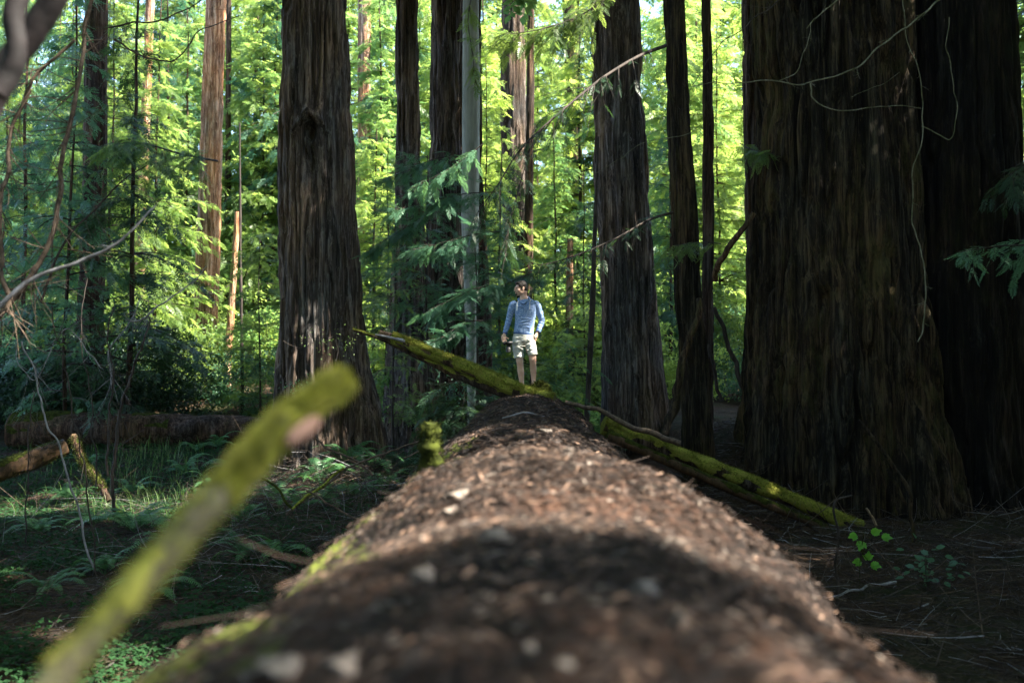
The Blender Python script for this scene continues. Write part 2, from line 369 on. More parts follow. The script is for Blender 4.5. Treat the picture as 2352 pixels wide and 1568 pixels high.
def crown_mesh(name, seed, z0, z1, rmax, spr, mats, levels, per, spacing, ssc=1.0, droop=0.35, gap=0.12, shape='cone', limb=0.03):
    rng = np.random.default_rng(seed); mb = MB(); pos, ux, uz, sc = [], [], [], []
    for lv in range(levels):
        t = (lv+rng.uniform(0, 1))/levels; z = z0+(z1-z0)*t
        for b in range(per):
            if rng.random() < gap: continue
            az = rng.uniform(0, 2*np.pi)
            if shape == 'cone': L = rmax*(1-t)**0.7*min(1, .55+2.5*t)
            else: L = rmax*(math.sin(math.pi*min(1, .12+.88*t))**0.6)
            L = max(.5, L*rng.uniform(0.55, 1.15))
            rise = rng.uniform(0.05, 0.45); dr = droop*rng.uniform(.6, 1.6)
            n = max(3, int(L/0.3)+2); s = np.linspace(0, 1, n)
            h = np.array((math.cos(az), math.sin(az), 0)); sd = np.array((-h[1], h[0], 0))
            cv = rng.normal()*0.15
            pts = h*(s*L)[:, None]+sd*(cv*L*s*s)[:, None]+np.array((0, 0, 1))*(z+L*(rise*s-dr*s*s)*0.8)[:, None]
            tube(mb, pts, limb*(L/3)**.7*(1-.8*s), 4, 1, cap=False)
            ns = max(3, int(L/spacing)); tt = np.linspace(0.18, 1, ns)+rng.normal(size=ns)*.01
            pp = np.stack([np.interp(tt, s, pts[:, i]) for i in range(3)], -1); tg = norm(np.stack([np.interp(tt, s, np.gradient(pts[:, i])) for i in range(3)], -1))
            for q in range(ns):
                for sg in (-1, 1):
                    a = sg*math.radians(rng.uniform(25, 70)) if q < ns-1 else sg*.2
                    lat = np.cross((0, 0, 1), tg[q]); d = tg[q]*math.cos(a)+lat*math.sin(a)
                    d = d+np.array((0, 0, rng.normal(-.18, .22)))
                    nn = np.array((0, 0, 1.0))+rng.normal(size=3)*0.38
                    pos.append(pp[q]); ux.append(d); uz.append(nn); sc.append(ssc*rng.uniform(.5, 1.5))
                    # secondary spray further out, fills the plane of the bough
                    if rng.random() < 0.6:
                        pos.append(pp[q]+norm(d)*0.3*ssc+rng.normal(size=3)*.05); ux.append(d+rng.normal(size=3)*.5); uz.append(nn+rng.normal(size=3)*.3); sc.append(ssc*rng.uniform(.5, 1.0))
    place(mb, spr[0], spr[1], np.array(pos), np.array(ux), np.array(uz), np.array(sc), 0)
    return mb.mesh(name, mats, smooth=False)
def thin_trunk_mesh(name, H, r, mat, seed=0, lean=0.03):
    rng = np.random.default_rng(seed); n = max(8, int(H/0.8)); s = np.linspace(0, 1, n)
    wx = np.cumsum(rng.normal(size=n))*lean; wy = np.cumsum(rng.normal(size=n))*lean
    pts = np.stack((wx-wx[0], wy-wy[0], s*(H+.4)-.4), -1); mb = MB(); tube(mb, pts, r*(1-.75*s)*(1+.35*np.exp(-s*H/.4)), 10, rough=.12, seed=seed)
    return mb.mesh(name, [mat])
high_crowns = [crown_mesh('crown', 50+i, 0, 17, 4.6, SPR_HIGH, [M['leaf_mid'], M['bark_dark']], 28, 4, 0.55, 1.0, 0.4, 0.30, 'round', .06) for i in range(2)]
high_crowns.append(crown_mesh('crown', 55, 0, 15, 3.3, SPR_HIGH, [M['leaf_mid'], M['bark_dark']], 17, 3, 1.0, 1.0, 0.4, 0.35, 'round', .06))
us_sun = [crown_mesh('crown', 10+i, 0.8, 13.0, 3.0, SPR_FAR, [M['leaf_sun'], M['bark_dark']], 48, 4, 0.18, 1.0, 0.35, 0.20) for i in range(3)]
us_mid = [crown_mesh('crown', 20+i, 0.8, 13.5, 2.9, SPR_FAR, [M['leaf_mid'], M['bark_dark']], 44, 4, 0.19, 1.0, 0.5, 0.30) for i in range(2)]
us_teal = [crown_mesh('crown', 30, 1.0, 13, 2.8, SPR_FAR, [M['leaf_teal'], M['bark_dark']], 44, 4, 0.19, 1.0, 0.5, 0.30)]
us_trunks = [thin_trunk_mesh('trunk', 13.5, .085, M['bark'], 5), thin_trunk_mesh('trunk', 13.5, .06, M['bark'], 6)]

def redwood(samples, d, mat, label, cat='redwood tree', name='redwood_tree', ztop=24, crown=None, cr_sc=1.0, group=None, **kw):
    prof = px_prof(samples, d); lo = min(prof); zb = float(terrain(lo[1], lo[2]))
    if lo[0] > zb:                                    # carry the lowest section straight down to the ground
        hi = sorted(prof)[1]; k = (lo[0]-zb)/(hi[0]-lo[0]); prof.append((zb, lo[1]-(hi[1]-lo[1])*k*.7, lo[2], lo[3]+(lo[3]-hi[3])*k*.7))
    me, base = trunk_mesh('trunk', prof, mat, zb, ztop, **kw)
    e = empty(name, base, label, cat, group); link('trunk', me, e)
    if crown is not None:
        c = link('crown', high_crowns[crown], e); sp = sorted(prof); sl = (sp[-1][1]-sp[0][1])/(sp[-1][0]-sp[0][0])
        hz = ztop-15*cr_sc; c.location = (sp[-1][1]+sl*(hz+6-sp[-1][0])-base[0], 0, hz-base[2]); c.scale = (cr_sc,)*3; c.rotation_euler = (0, 0, random.uniform(0, 6.28))
    return e, base

# left to right
redwood([(0, 197, 247), (400, 192, 244), (700, 178, 238), (900, 165, 236)], 27, M['bark'], 'dark shaded redwood trunk left of the two sunlit trunks', fine=.05, seed=11, ztop=30, crown=2, cr_sc=.8, furrow=.09, amp=.02, flute=.02)
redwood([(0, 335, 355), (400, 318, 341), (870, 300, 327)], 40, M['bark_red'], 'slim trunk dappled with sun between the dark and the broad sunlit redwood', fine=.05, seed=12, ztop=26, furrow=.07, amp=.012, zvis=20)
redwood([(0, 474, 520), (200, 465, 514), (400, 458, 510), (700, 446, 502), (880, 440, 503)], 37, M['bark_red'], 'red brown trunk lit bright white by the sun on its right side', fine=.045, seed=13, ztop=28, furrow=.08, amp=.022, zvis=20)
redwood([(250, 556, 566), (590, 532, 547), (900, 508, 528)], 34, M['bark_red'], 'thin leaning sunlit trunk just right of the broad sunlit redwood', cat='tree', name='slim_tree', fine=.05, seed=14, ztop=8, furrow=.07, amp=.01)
redwood([(0, 519, 532), (300, 517, 531), (800, 514, 530)], 46, M['bark'], 'dark narrow trunk showing behind the broad sunlit redwood', cat='tree', name='slim_tree', fine=.06, seed=15, ztop=24, amp=.01, zvis=18)
redwood([(300, 548, 553), (600, 549, 556), (930, 553, 562)], 30, M['bark_dark'], 'very thin straight dark stem right of the sunlit trunks', cat='tree', name='slim_tree', fine=.04, seed=16, ztop=10, amp=.005)
def knot(th, Z, R):
    a = (th-math.radians(272)+math.pi) % (2*math.pi)-math.pi
    q = (a*R/0.32)**2+((Z-6.95)/.36)**2
    v = np.abs(np.abs(a*R)-(7.22-Z)*.8)
    return 0.15*np.exp(-q)-0.42*np.exp(-((a*R/.15)**2+((Z-6.86)/.17)**2)**2)+.10*np.exp(-(v/.05)**2)*((Z > 6.8) & (Z < 7.25))-.25*np.exp(-((a*R/.10)**2+((Z-6.4)/.35)**2))
redwood([(0, 648, 797), (300, 641, 808), (500, 638, 818), (700, 637, 829), (850, 634, 846), (950, 628, 872)], 19.0, M['bark_grey'], 'massive dark redwood with a burl knot and pale bark strip, left of centre', fine=.022, seed=17, ztop=27, crown=1, flute=.05, furrow=.13, amp=.05, zvis=10.5, flare=.0, extra=knot)
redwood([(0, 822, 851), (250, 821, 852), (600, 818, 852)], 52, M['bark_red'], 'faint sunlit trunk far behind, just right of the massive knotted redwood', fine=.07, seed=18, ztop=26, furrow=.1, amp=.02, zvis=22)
redwood([(0, 906, 960), (250, 908, 965), (500, 908, 975), (700, 896, 1000), (920, 884, 1022)], 23.5, M['bark_grey'], 'dark brown redwood standing behind the blue green boughs, left of the paired trunks', fine=.03, seed=19, ztop=30, crown=2, cr_sc=.8, furrow=.10, amp=.03, zvis=12)
redwood([(0, 990, 1066), (300, 984, 1070), (500, 976, 1082), (700, 966, 1106), (920, 950, 1130)], 24.5, M['bark_grey'], 'broad furrowed brown redwood left of the pale bare trunk', fine=.03, seed=20, ztop=30, crown=2, cr_sc=.8, furrow=.14, amp=.04, zvis=12)
redwood([(0, 1096, 1108), (400, 1092, 1108), (700, 1090, 1128), (920, 1085, 1136)], 23.6, M['bark'], 'dark narrow redwood trunk right behind the pale bare trunk', fine=.03, seed=21, ztop=20, furrow=.1, amp=.02, zvis=12)
redwood([(0, 1063, 1101), (300, 1060, 1103), (500, 1058, 1100), (780, 1070, 1096), (900, 1072, 1094)], 22.6, M['snag'], 'smooth pale grey trunk without bark, leaning against the furrowed redwood', cat='bare trunk', name='bare_tree_trunk', fine=.05, seed=22, ztop=15, furrow=.3, amp=.008, flute=.02, flare=.0, zvis=12)
redwood([(0, 1152, 1206), (300, 1150, 1210), (590, 1158, 1214), (800, 1150, 1216)], 34, M['bark_grey'], 'brown redwood far behind between the bare trunk and the drooping branch', fine=.05, seed=23, ztop=30, crown=2, cr_sc=.8, furrow=.11, amp=.03, zvis=16)
redwood([(0, 1210, 1229), (400, 1206, 1226), (800, 1200, 1224)], 31, M['bark'], 'narrow dark trunk touching the brown redwood behind the man', cat='tree', name='slim_tree', fine=.04, seed=24, ztop=22, amp=.012, zvis=16)
redwood([(0, 1293, 1325), (400, 1300, 1342), (800, 1300, 1348)], 47, M['bark'], 'dim hazy trunk in the foliage left of the big grey redwood', fine=.07, seed=25, ztop=26, amp=.02, zvis=20)
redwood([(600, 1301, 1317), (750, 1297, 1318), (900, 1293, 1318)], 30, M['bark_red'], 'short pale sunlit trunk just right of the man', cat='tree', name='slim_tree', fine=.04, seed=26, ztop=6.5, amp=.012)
redwood([(420, 1366, 1374), (700, 1354, 1368), (930, 1342, 1356)], 19.4, M['bark_dark'], 'thin leaning dark stem at the left foot of the big grey redwood', cat='tree', name='slim_tree', fine=.03, seed=27, ztop=7, amp=.006, flare=.1)
redwood([(0, 1358, 1470), (250, 1362, 1484), (500, 1366, 1500), (700, 1372, 1512), (850, 1378, 1528), (950, 1378, 1540)], 20.5, M['bark_cool'], 'big grey brown redwood with long straight furrows, right of the man', fine=.022, seed=28, ztop=27, crown=0, furrow=.14, amp=.045, zvis=11, flare=.05)
redwood([(0, 1523, 1573), (250, 1530, 1584), (500, 1541, 1603), (700, 1550, 1612), (850, 1560, 1628), (1000, 1565, 1640)], 17.3, M['bark_giant'], 'medium dark redwood leaning slightly, second trunk left of the giant', fine=.018, seed=29, ztop=25, crown=2, cr_sc=.8, furrow=.075, amp=.022, zvis=10, flare=.05)
redwood([(0, 1611, 1635), (300, 1613, 1640), (600, 1613, 1640), (900, 1610, 1640)], 18.6, M['bark'], 'narrow dark trunk between the leaning redwood and the giant', cat='tree', name='slim_tree', fine=.018, seed=30, ztop=18, furrow=.05, amp=.012, zvis=10, flare=.05)
redwood([(0, 1703, 1750), (400, 1710, 1760), (800, 1716, 1780)], 26, M['bark'], 'dark trunk half hidden behind the left edge of the giant', fine=.04, seed=31, ztop=42, crown=2, cr_sc=.8, furrow=.1, amp=.03, zvis=13)
redwood([(0, 1735, 2085), (300, 1742, 2095), (600, 1728, 2110), (850, 1712, 2135), (1000, 1700, 2150), (1150, 1690, 2165)], 17.2, M['bark_giant'], 'giant fluted redwood with mossy bark filling the right of the view', fine=.022, seed=32, ztop=34, crown=0, cr_sc=1.15, furrow=.17, amp=.085, flute=.10, zvis=10, kmax=900, flare=.06)
redwood([(0, 2062, 2318), (600, 2060, 2345), (1150, 2040, 2400)], 17.5, M['bark_shade'], 'second giant trunk, its bark coloured dark for deep shade, at the far right', fine=.035, seed=33, ztop=37, crown=1, cr_sc=1.15, furrow=.18, amp=.07, flute=.10, zvis=10, flare=.0)

# background understory, planted in depth bands
rng = np.random.default_rng(21)
def landmark(px):
    for lim, t in ((70, 'at the left frame edge'), (165, 'left of the dark shaded redwood'), (250, 'behind the dark shaded redwood'), (345, 'behind the slim dappled trunk'), (440, 'left of the broad sunlit redwood'),
                   (530, 'behind the broad sunlit redwood'), (635, 'left of the massive knotted redwood'), (830, 'hidden by the massive knotted redwood'), (905, 'right of the massive knotted redwood'),
                   (985, 'behind the dark brown redwood'), (1110, 'behind the pale bare trunk'), (1190, 'beside the man on the left'), (1250, 'right behind the man'), (1300, 'beside the man on the right'), (1360, 'left of the big grey redwood'),
                   (1450, 'behind the big grey redwood'), (1525, 'right of the big grey redwood'), (1600, 'behind the medium leaning redwood'), (1645, 'behind the narrow dark trunk'), (1720, 'in the gap beside the giant'), (1900, 'behind the giant'), (2300, 'behind the shaded second giant')):
        if px < lim: return t
    return 'at the right frame edge'
def bg_tree(px, d, kind, sc, label, group, i):
    x = (px-CX)/F*d; z = float(terrain(x, d))
    e = empty('conifer_tree', (x, d, z-.1), label+' '+landmark(px), 'tree', group, rng.uniform(0, 6.28)); s = sc*rng.uniform(.9, 1.12)
    e.scale = (s, s, s*rng.uniform(.95, 1.2))
    link('trunk', us_trunks[i % 2], e); link('crown', kind, e)
kinds = us_sun+us_sun+us_mid+us_teal
ig = 0
def band(d0, d1, pxs, sc, label, group, pool, jit=40):
    global ig
    for px in pxs:
        d = rng.uniform(d0, d1); bg_tree(px+rng.uniform(-jit, jit), d, pool[ig % len(pool)] if rng.random() < .6 else pool[int(rng.integers(len(pool)))], sc, label, group, ig); ig += 1
S_, M_, T_ = us_sun, us_mid, us_teal
D_ = [crown_mesh('crown', 44+i, 0.6, 11.0, 2.6, SPR_FAR, [M['leaf_dark' if i else 'leaf_teal'], M['bark_dark']], 36, 4, 0.2, 1.0, 0.5, 0.40) for i in range(2)]  # darker leaf colours stand in for shade on these crowns
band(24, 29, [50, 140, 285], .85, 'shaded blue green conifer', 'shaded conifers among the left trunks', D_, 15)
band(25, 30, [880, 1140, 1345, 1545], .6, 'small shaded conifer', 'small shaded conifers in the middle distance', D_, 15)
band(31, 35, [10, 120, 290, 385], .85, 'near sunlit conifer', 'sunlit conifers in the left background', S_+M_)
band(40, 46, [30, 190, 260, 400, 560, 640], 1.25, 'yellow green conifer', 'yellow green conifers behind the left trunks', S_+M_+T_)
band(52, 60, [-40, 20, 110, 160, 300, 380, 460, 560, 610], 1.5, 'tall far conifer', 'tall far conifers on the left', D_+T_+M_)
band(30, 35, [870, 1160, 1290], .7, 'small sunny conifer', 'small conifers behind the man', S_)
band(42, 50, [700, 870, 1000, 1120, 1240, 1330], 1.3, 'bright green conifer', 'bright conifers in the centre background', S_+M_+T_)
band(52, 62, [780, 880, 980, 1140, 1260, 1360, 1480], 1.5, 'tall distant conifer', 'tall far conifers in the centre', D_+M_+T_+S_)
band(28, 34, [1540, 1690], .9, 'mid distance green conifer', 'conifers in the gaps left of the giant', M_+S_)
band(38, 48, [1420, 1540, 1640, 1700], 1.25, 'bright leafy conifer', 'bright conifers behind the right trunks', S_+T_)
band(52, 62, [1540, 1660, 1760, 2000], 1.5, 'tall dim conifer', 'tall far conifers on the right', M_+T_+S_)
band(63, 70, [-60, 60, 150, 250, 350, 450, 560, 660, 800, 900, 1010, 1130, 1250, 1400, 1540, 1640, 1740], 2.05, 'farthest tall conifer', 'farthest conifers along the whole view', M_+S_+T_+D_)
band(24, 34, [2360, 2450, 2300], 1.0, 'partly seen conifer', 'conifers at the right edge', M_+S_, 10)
# the wood beyond
def far_wood():
    mb = MB(); n = 12000; y = rng.uniform(72, 120, n); x = rng.uniform(-.62, .62, n)*y; z = terrain(x, y)+rng.uniform(0, 1, n)**.8*(42+8*np.sin(x*.3)+6*rng.random(n))
    place(mb, SPR_HIGH[0], SPR_HIGH[1], np.stack((x, y, z), -1), rng.normal(size=(n, 3))*np.array((1, 1, .3)), np.array((0, 0, 1.))+rng.normal(size=(n, 3))*.4, rng.uniform(1.2, 2.6, n))
    tag(mb.build('far_wood', [M['leaf_sun']], smooth=False), kind='stuff', label='distant mass of forest foliage closing the view')
far_wood()
# unseen trees added outside the frame so their crowns shade the clearing
for i, (x, y, s) in enumerate([(-14, -6, 1.2), (-8, -13, 1.3), (0, -15, 1.3), (7, -13, 1.3), (14, -7, 1.3), (17, 1, 1.3), (16, 7, 1.3), (11.5, 11.5, .8), (12.5, 15, .9), (-8.6, 5.5, .85), (-10.5, 9, .9), (-6.8, 1.5, .75), (8.4, 6.8, .7), (8.6, 8.4, .75), (10.0, 10.8, .8), (7.6, 5.6, .6), (9.8, 3.2, .7), (15.5, 15, 1.3), (-15, 3, 1.2), (-16, 10, 1.2), (13, 20, 1.2), (-5, -10, 1.1), (4, -10, 1.2), (10, -5, 1.2)]):
    e = empty('conifer_tree', (x, y, float(terrain(x, y))), 'unseen leafy conifer added outside the frame to shade the clearing', 'tree', 'conifers around the clearing outside the frame', i*1.1); e.scale = (s*1.25, s*1.25, s)
    link('trunk', us_trunks[0], e); link('crown', us_mid[i % 2], e)
for i, (x, y, h, s) in enumerate([(12.8, -3.7, 26, .65), (11.5, -5.2, 25, .8), (9.5, 8.2, 25, .82), (13, 6.5, 27, 1.1), (8.5, -5.3, 24, 1.0), (12, -9, 27, 1.2), (3, -6, 25, 1.1), (-5, -4, 25, 1.1),
                                  (-9, 4, 24, 1.1), (-12, 14, 26, 1.1), (-3, 6, 25, 1.1), (5, 5, 26, 1.0), (-1, 12, 29, 1.1), (-10, -8, 26, 1.2), (13.5, 12.8, 15.8, .7), (17, 22, 28, 1.2), (12.5, 18, 22, 1.0)]):
    e = empty('redwood_tree', (x, y, float(terrain(x, y))), 'unseen tall redwood added outside the frame to shade the clearing', 'redwood tree', 'redwoods around the clearing outside the frame')
    if (x, y) in ((-3, 6), (5, 5), (-1, 12)): e.location.x += (6 if x > 0 else -6)
    link('trunk', thin_trunk_mesh('trunk', h, .6, M['bark'], i), e); c = link('crown', high_crowns[2 if (x, y) in ((12.8, -3.7), (8.5, -5.3), (11.5, -5.2), (5, 5), (13, 6.5)) else i % 2], e); c.location.z = h-15*s; c.scale = (s*1.15, s*1.15, s); c.rotation_euler.z = i*1.3
def moss_fur(mb, pts, rad, n, L, rng, m=0, up=0.0, w=.12):
    """short tufts standing on a tube"""
    pts = np.asarray(pts); t = rng.uniform(0, len(pts)-1.001, n); i = t.astype(int); f = (t-i)[:, None]
    c = pts[i]*(1-f)+pts[i+1]*f; rad = np.broadcast_to(rad, (len(pts),)); r = (rad[i]*(1-f[:, 0])+rad[i+1]*f[:, 0])
    T = norm(pts[i+1]-pts[i]); a = norm(np.cross(T, rng.normal(size=(n, 3)))); a = norm(a+np.array((0, 0, up))); a = norm(a-T*(a*T).sum(-1, keepdims=True))
    tv, tf = rhomb(1, w); place(mb, tv, tf, c+a*(r*.93)[:, None], a+rng.normal(size=(n, 3))*.45, rng.normal(size=(n, 3)), L*rng.uniform(.5, 1.3, n), m)
# ------------------------------------------------------------------ the great fallen log
LR = 1.15
def log_top(y):
    """height of the log's crest along its length"""
    y = np.asarray(y, float)
    return 1.93 + 0.085*np.exp(-((y-4.0)/.8)**2) + 0.035*np.exp(-((y-2.2)/.32)**2) - 0.02*np.exp(-((y-2.85)/.25)**2) - 0.05*np.exp(-((y-6.6)/1.6)**2) + 0.03*np.exp(-((y-8.8)/1.2)**2) + 0.10*sstep(12, 16, y) - .9*sstep(19, 24, y)
def log_r(y): return LR*(1+0.03*np.sin(y*.9)+0.05*np.exp(-((y-4.2)/1.2)**2))
def log_x(y): return 0.06+0.012*y+0.05*np.sin(y*.45)
def log_surf(th, y, amp=1.0):
    """th = 0 at the crest, positive to the right"""
    r = log_r(y); cz = log_top(y)-r
    X, Z = np.sin(th), np.cos(th)
    n1 = fbm(X*2.2+3, y*0.55, Z*2.2, 3, 71)-.5; q = vnoise(X*9, y*.9, Z*9, 75); rid = 1-np.abs(2*q-1)
    n2 = fbm(X*14, y*6, Z*14, 3, 77)-.5
    r = r*(1+0.42*sstep(2.6, .9, y)*sstep(.1, .9, -np.asarray(th, float))) if False else r
    rr = r+amp*(0.19*n1 - 0.05*rid**3*sstep(.25, .7, np.abs(th)) + 0.045*n2)
    wide = 1+0.42*(1-sstep(.9, 3.0, y))*sstep(0, .8, -X)-0.17*(1-sstep(1.0, 3.6, y))*sstep(0, .8, X)
    return np.stack((log_x(y)+rr*X*wide, y+0*X, cz+rr*Z), -1)
def build_log():
    y = np.concatenate((np.linspace(-1.5, .4, 30), np.linspace(.42, 5, 250), np.linspace(5.03, 22, 300))); th = np.linspace(-np.pi, np.pi, 260, endpoint=False)
    T, Y = np.meshgrid(th, y); V = log_surf(T, Y); n, k = T.shape
    i = np.arange(n-1)[:, None]*k; j = np.arange(k)[None]; j2 = (j+1) % k
    f = np.stack((i+j, i+k+j, i+k+j2, i+j2), -1).reshape(-1, 4)
    mb = MB(); org = np.array((0, 0, 0.8)); mb.add(V.reshape(-1, 3)-org, f)
    for e, fl in ((0, 1), (n-1, 0)):
        c = V[e].mean(0); vv = np.vstack((c[None], V[e]))-org; ff = np.array([(0, 1+a, 1+(a+1) % k) for a in range(k)]); mb.add(vv, ff if fl else ff[:, ::-1], 1)
    o = empty('fallen_redwood', org, 'huge fallen redwood log under brown litter, running from the camera to the man', 'fallen log')
    mb.build('trunk', [M['log'], M['wood']], o)
    # broken limb stump with moss on its left flank
    mb = MB(); p = log_surf(np.array(-.62), np.array(6.6)); q = P(990, 972, 6.5)
    pts = resample([p-np.array((0, 0, .12)), (p+q)/2+np.array((-.02, 0, 0)), q], 14); tube(mb, pts, np.linspace(.11, .035, 14)*(1+.25*np.sin(np.arange(14)*1.9)), 20, rough=.6, seed=3); moss_fur(mb, pts, np.linspace(.11, .035, 14), 2500, .03, np.random.default_rng(3), 0, .3, .1)
    mb.build('limb_stump', [M['moss_dark']], o, -org)
    return o
build_log()
# litter on the log: too many to count
def litter_on_log():
    rng = np.random.default_rng(5); mb = MB()
    def bits(n, y0, y1, thm, L0, L1, W, mats, lift=.008, pw=1.0, tilt=.25):
        y = y0+(y1-y0)*rng.random(n)**pw; th = np.clip(rng.normal(size=n)*thm, -1.4, 1.4)
        p = log_surf(th, y); nrm = np.stack((np.sin(th), 0*th, np.cos(th)), -1)+rng.normal(size=(n, 3))*tilt*.6
        d = rng.normal(size=(n, 3))*np.array((1.2, 1, .25)); nn_ = norm(nrm); d = d-nn_*((d*nn_).sum(-1, keepdims=True)*.9); L = rng.uniform(L0, L1, n)
        tv = np.array([(-.5, 0, 0), (-.15, .5, .12), (.2, .42, .15), (.5, 0, 0), (.15, -.5, .1), (-.2, -.45, .13)]); tf = np.array([(0, 1, 4, 5), (1, 2, 3, 4)])
        sc = np.stack((L, L*W*rng.uniform(.7, 1.3, n), L*.5), -1)
        place(mb, tv, tf, p+norm(nrm)*lift*rng.uniform(.3, 2.5, n)[:, None], d, nrm, sc, np.array(mats)[rng.integers(0, len(mats), n)])
    bits(16000, .5, 6, .55, .02, .07, .10, [0, 0, 1, 3, 3, 0], pw=.8)
    bits(26000, 5, 17, .6, .04, .12, .10, [0, 0, 1, 3, 0, 3])
    bits(1300, .6, 9, .5, .02, .05, .45, [0, 1, 3, 3, 0])
    bits(120, .9, 7, .5, .015, .035, .6, [2])
    bits(1500, 1.0, 3.4, .55, .012, .035, .4, [1, 2, 0, 0])
    bits(2200, 3.2, 5.2, .45, .025, .08, .12, [1, 1, 0, 2, 0, 0, 3], lift=.010)
    bits(1500, 1.5, 2.8, .5, .02, .06, .15, [1, 1, 2, 0, 0, 0, 3], lift=.010)
    n = 1600; y = rng.uniform(.8, 17, n); th = np.clip(rng.normal(size=n)*.6, -1.3, 1.3); p = log_surf(th, y)+np.array((0, 0, .01))
    many_twigs(mb, p, rng.normal(size=(n, 3))*np.array((1, 1, .12))+np.stack((0*y, 0*y, -.7*np.abs(th)), -1), rng.uniform(.06, .3, n), rng.uniform(.001, .0035, n), rng, m=0)
    # green specks
    tag(mb.build('needle_litter', [M['needle_a'], M['needle_b'], M['needle_c'], M['needle_d']], smooth=False), kind='stuff', label='brown redwood needles and bark chips lying on the huge log')
litter_on_log()
def chip(px, py, L, W, mat, label, cat='bark chip', name='bark_chip', ang=0.0, dmin=.5):
    # find where the ray meets the log
    d = dmin
    while d < 17:
        p = P(px, py, d); th = math.atan2(p[0]-float(log_x(p[1])), p[2]-float(log_top(p[1])-log_r(p[1]))); s = log_surf(np.array(th), np.array(p[1]))
        if np.hypot(p[0]-log_x(p[1]), p[2]-(log_top(p[1])-log_r(p[1]))) < np.hypot(s[0]-log_x(p[1]), s[2]-(log_top(p[1])-log_r(p[1]))): break
        d += .02
    k = 14; a = np.linspace(0, 2*np.pi, k, endpoint=False); rr = 1+.30*np.sin(a*2+px)+.18*np.sin(a*5+py)+.12*np.sin(a*7)
    top = np.stack((np.cos(a)*rr*L/2, np.sin(a)*rr*W/2, .006+.012*np.sin(a*2)), -1); bot = top*np.array((.96, .96, 1))-np.array((0, 0, .008))
    V = np.vstack((top, bot, [(0, 0, .016)], [(0, 0, -.004)])); Fq = np.array([(i, i+k, (i+1) % k+k, (i+1) % k) for i in range(k)]); Ft = np.array([(i, (i+1) % k, 2*k) for i in range(k)]+[((i+1) % k+k, i+k, 2*k+1) for i in range(k)])
    mb = MB(); mb.add(V, Fq); mb.add(V, Ft-0); o = mb.build(name, [mat]); o.location = s+np.array((0, 0, .014)); o.rotation_euler = (0, th*.7, ang)
    return tag(o, label, cat)
chip(1135, 1248, .075, .035, M['needle_c'], 'large cream bark chip on the crest of the log in the foreground', ang=.1)
chip(1050, 1150, .06, .05, M['needle_c'], 'small white chip left of the crest, nearest the sunlit litter')
chip(1035, 1190, .06, .045, M['needle_c'], 'round cream chip just below the small white one')
chip(985, 1340, .055, .03, M['needle_c'], 'greyish chip on the left slope of the near log', ang=.3)
chip(1480, 1375, .05, .014, M['needle_c'], 'long grey chip right of the crest of the near log', ang=.05)
chip(1560, 1455, .02, .028, M['needle_c'], 'tiny pale chip on the right slope of the near log', ang=.6)
chip(700, 1540, .07, .04, M['needle_c'], 'wide pale chip at the very bottom of the frame, left of the middle', ang=.1)
chip(450, 1545, .045, .03, M['needle_c'], 'grey chip at the bottom edge below the mossy branch')
chip(835, 1555, .045, .03, M['needle_c'], 'small pale chip at the bottom edge right of the wide one')
chip(1250, 995, .11, .06, M['needle_c'], 'yellowish dry leaf on the far part of the log', cat='dry leaf', name='dry_leaf')

# ------------------------------------------------------------------ mossy branches
def near_branch():
    rng = np.random.default_rng(8); mb = MB()
    key = [P(-10, 1720, 1.06), P(142, 1545, 1.13), P(330, 1330, 1.22), P(505, 1135, 1.34), P(580, 1050, 1.40), P(690, 942, 1.49), P(797, 868, 1.56)]
    n = 90; pts = resample(key, n); s = np.linspace(0, 1, n)
    rad = .0165+.0035*s+.0018*np.sin(s*19)+.0015*np.sin(s*41+1)
    rad[-5:] *= np.array((.97, .92, .82, .62, .3))
    o = empty('mossy_branch', pts[0], 'blurred moss covered broken branch jutting across the near left foreground', 'branch')
    tube(mb, pts-pts[0], rad*1.0, 28, rough=.22, seed=4); mb.build('wood', [M['mossy_wood']], o)
    mb = MB(); tube(mb, pts[22:34]-pts[0]+np.array((0, 0, .004)), rad[22:34]*.92, 20, rough=.45, seed=6); a = 44; tube(mb, pts[a:]-pts[0], rad[a:]*(1.06+.05*np.sin(s[a:]*33)), 28, rough=.30, seed=9); moss_fur(mb, (pts-pts[0])[10:], rad[10:]*1.08, 14000, .013, rng, 0, .35) if False else moss_fur(mb, (pts-pts[0])[a:], rad[a:]*1.08, 12000, .013, rng, 0, .35); moss_fur(mb, (pts-pts[0])[14:a], rad[14:a], 2600, .011, rng, 0, .6)
    mb.build('moss', [M['moss_lit']], o)
    mb = MB(); q = P(693, 978, 1.46)-pts[0]; d = norm(P(730, 940, 1.5)-P(640, 1010, 1.42)); t = np.linspace(-1, 1, 12)
    tube(mb, q+np.outer(t, d*.040)+np.array((0.006, -.016, -.006)), .013*np.sqrt(1-t*t*.95), 12, rough=.2); mb.build('bare_wood', [M['raw_wood']], o)
near_branch()
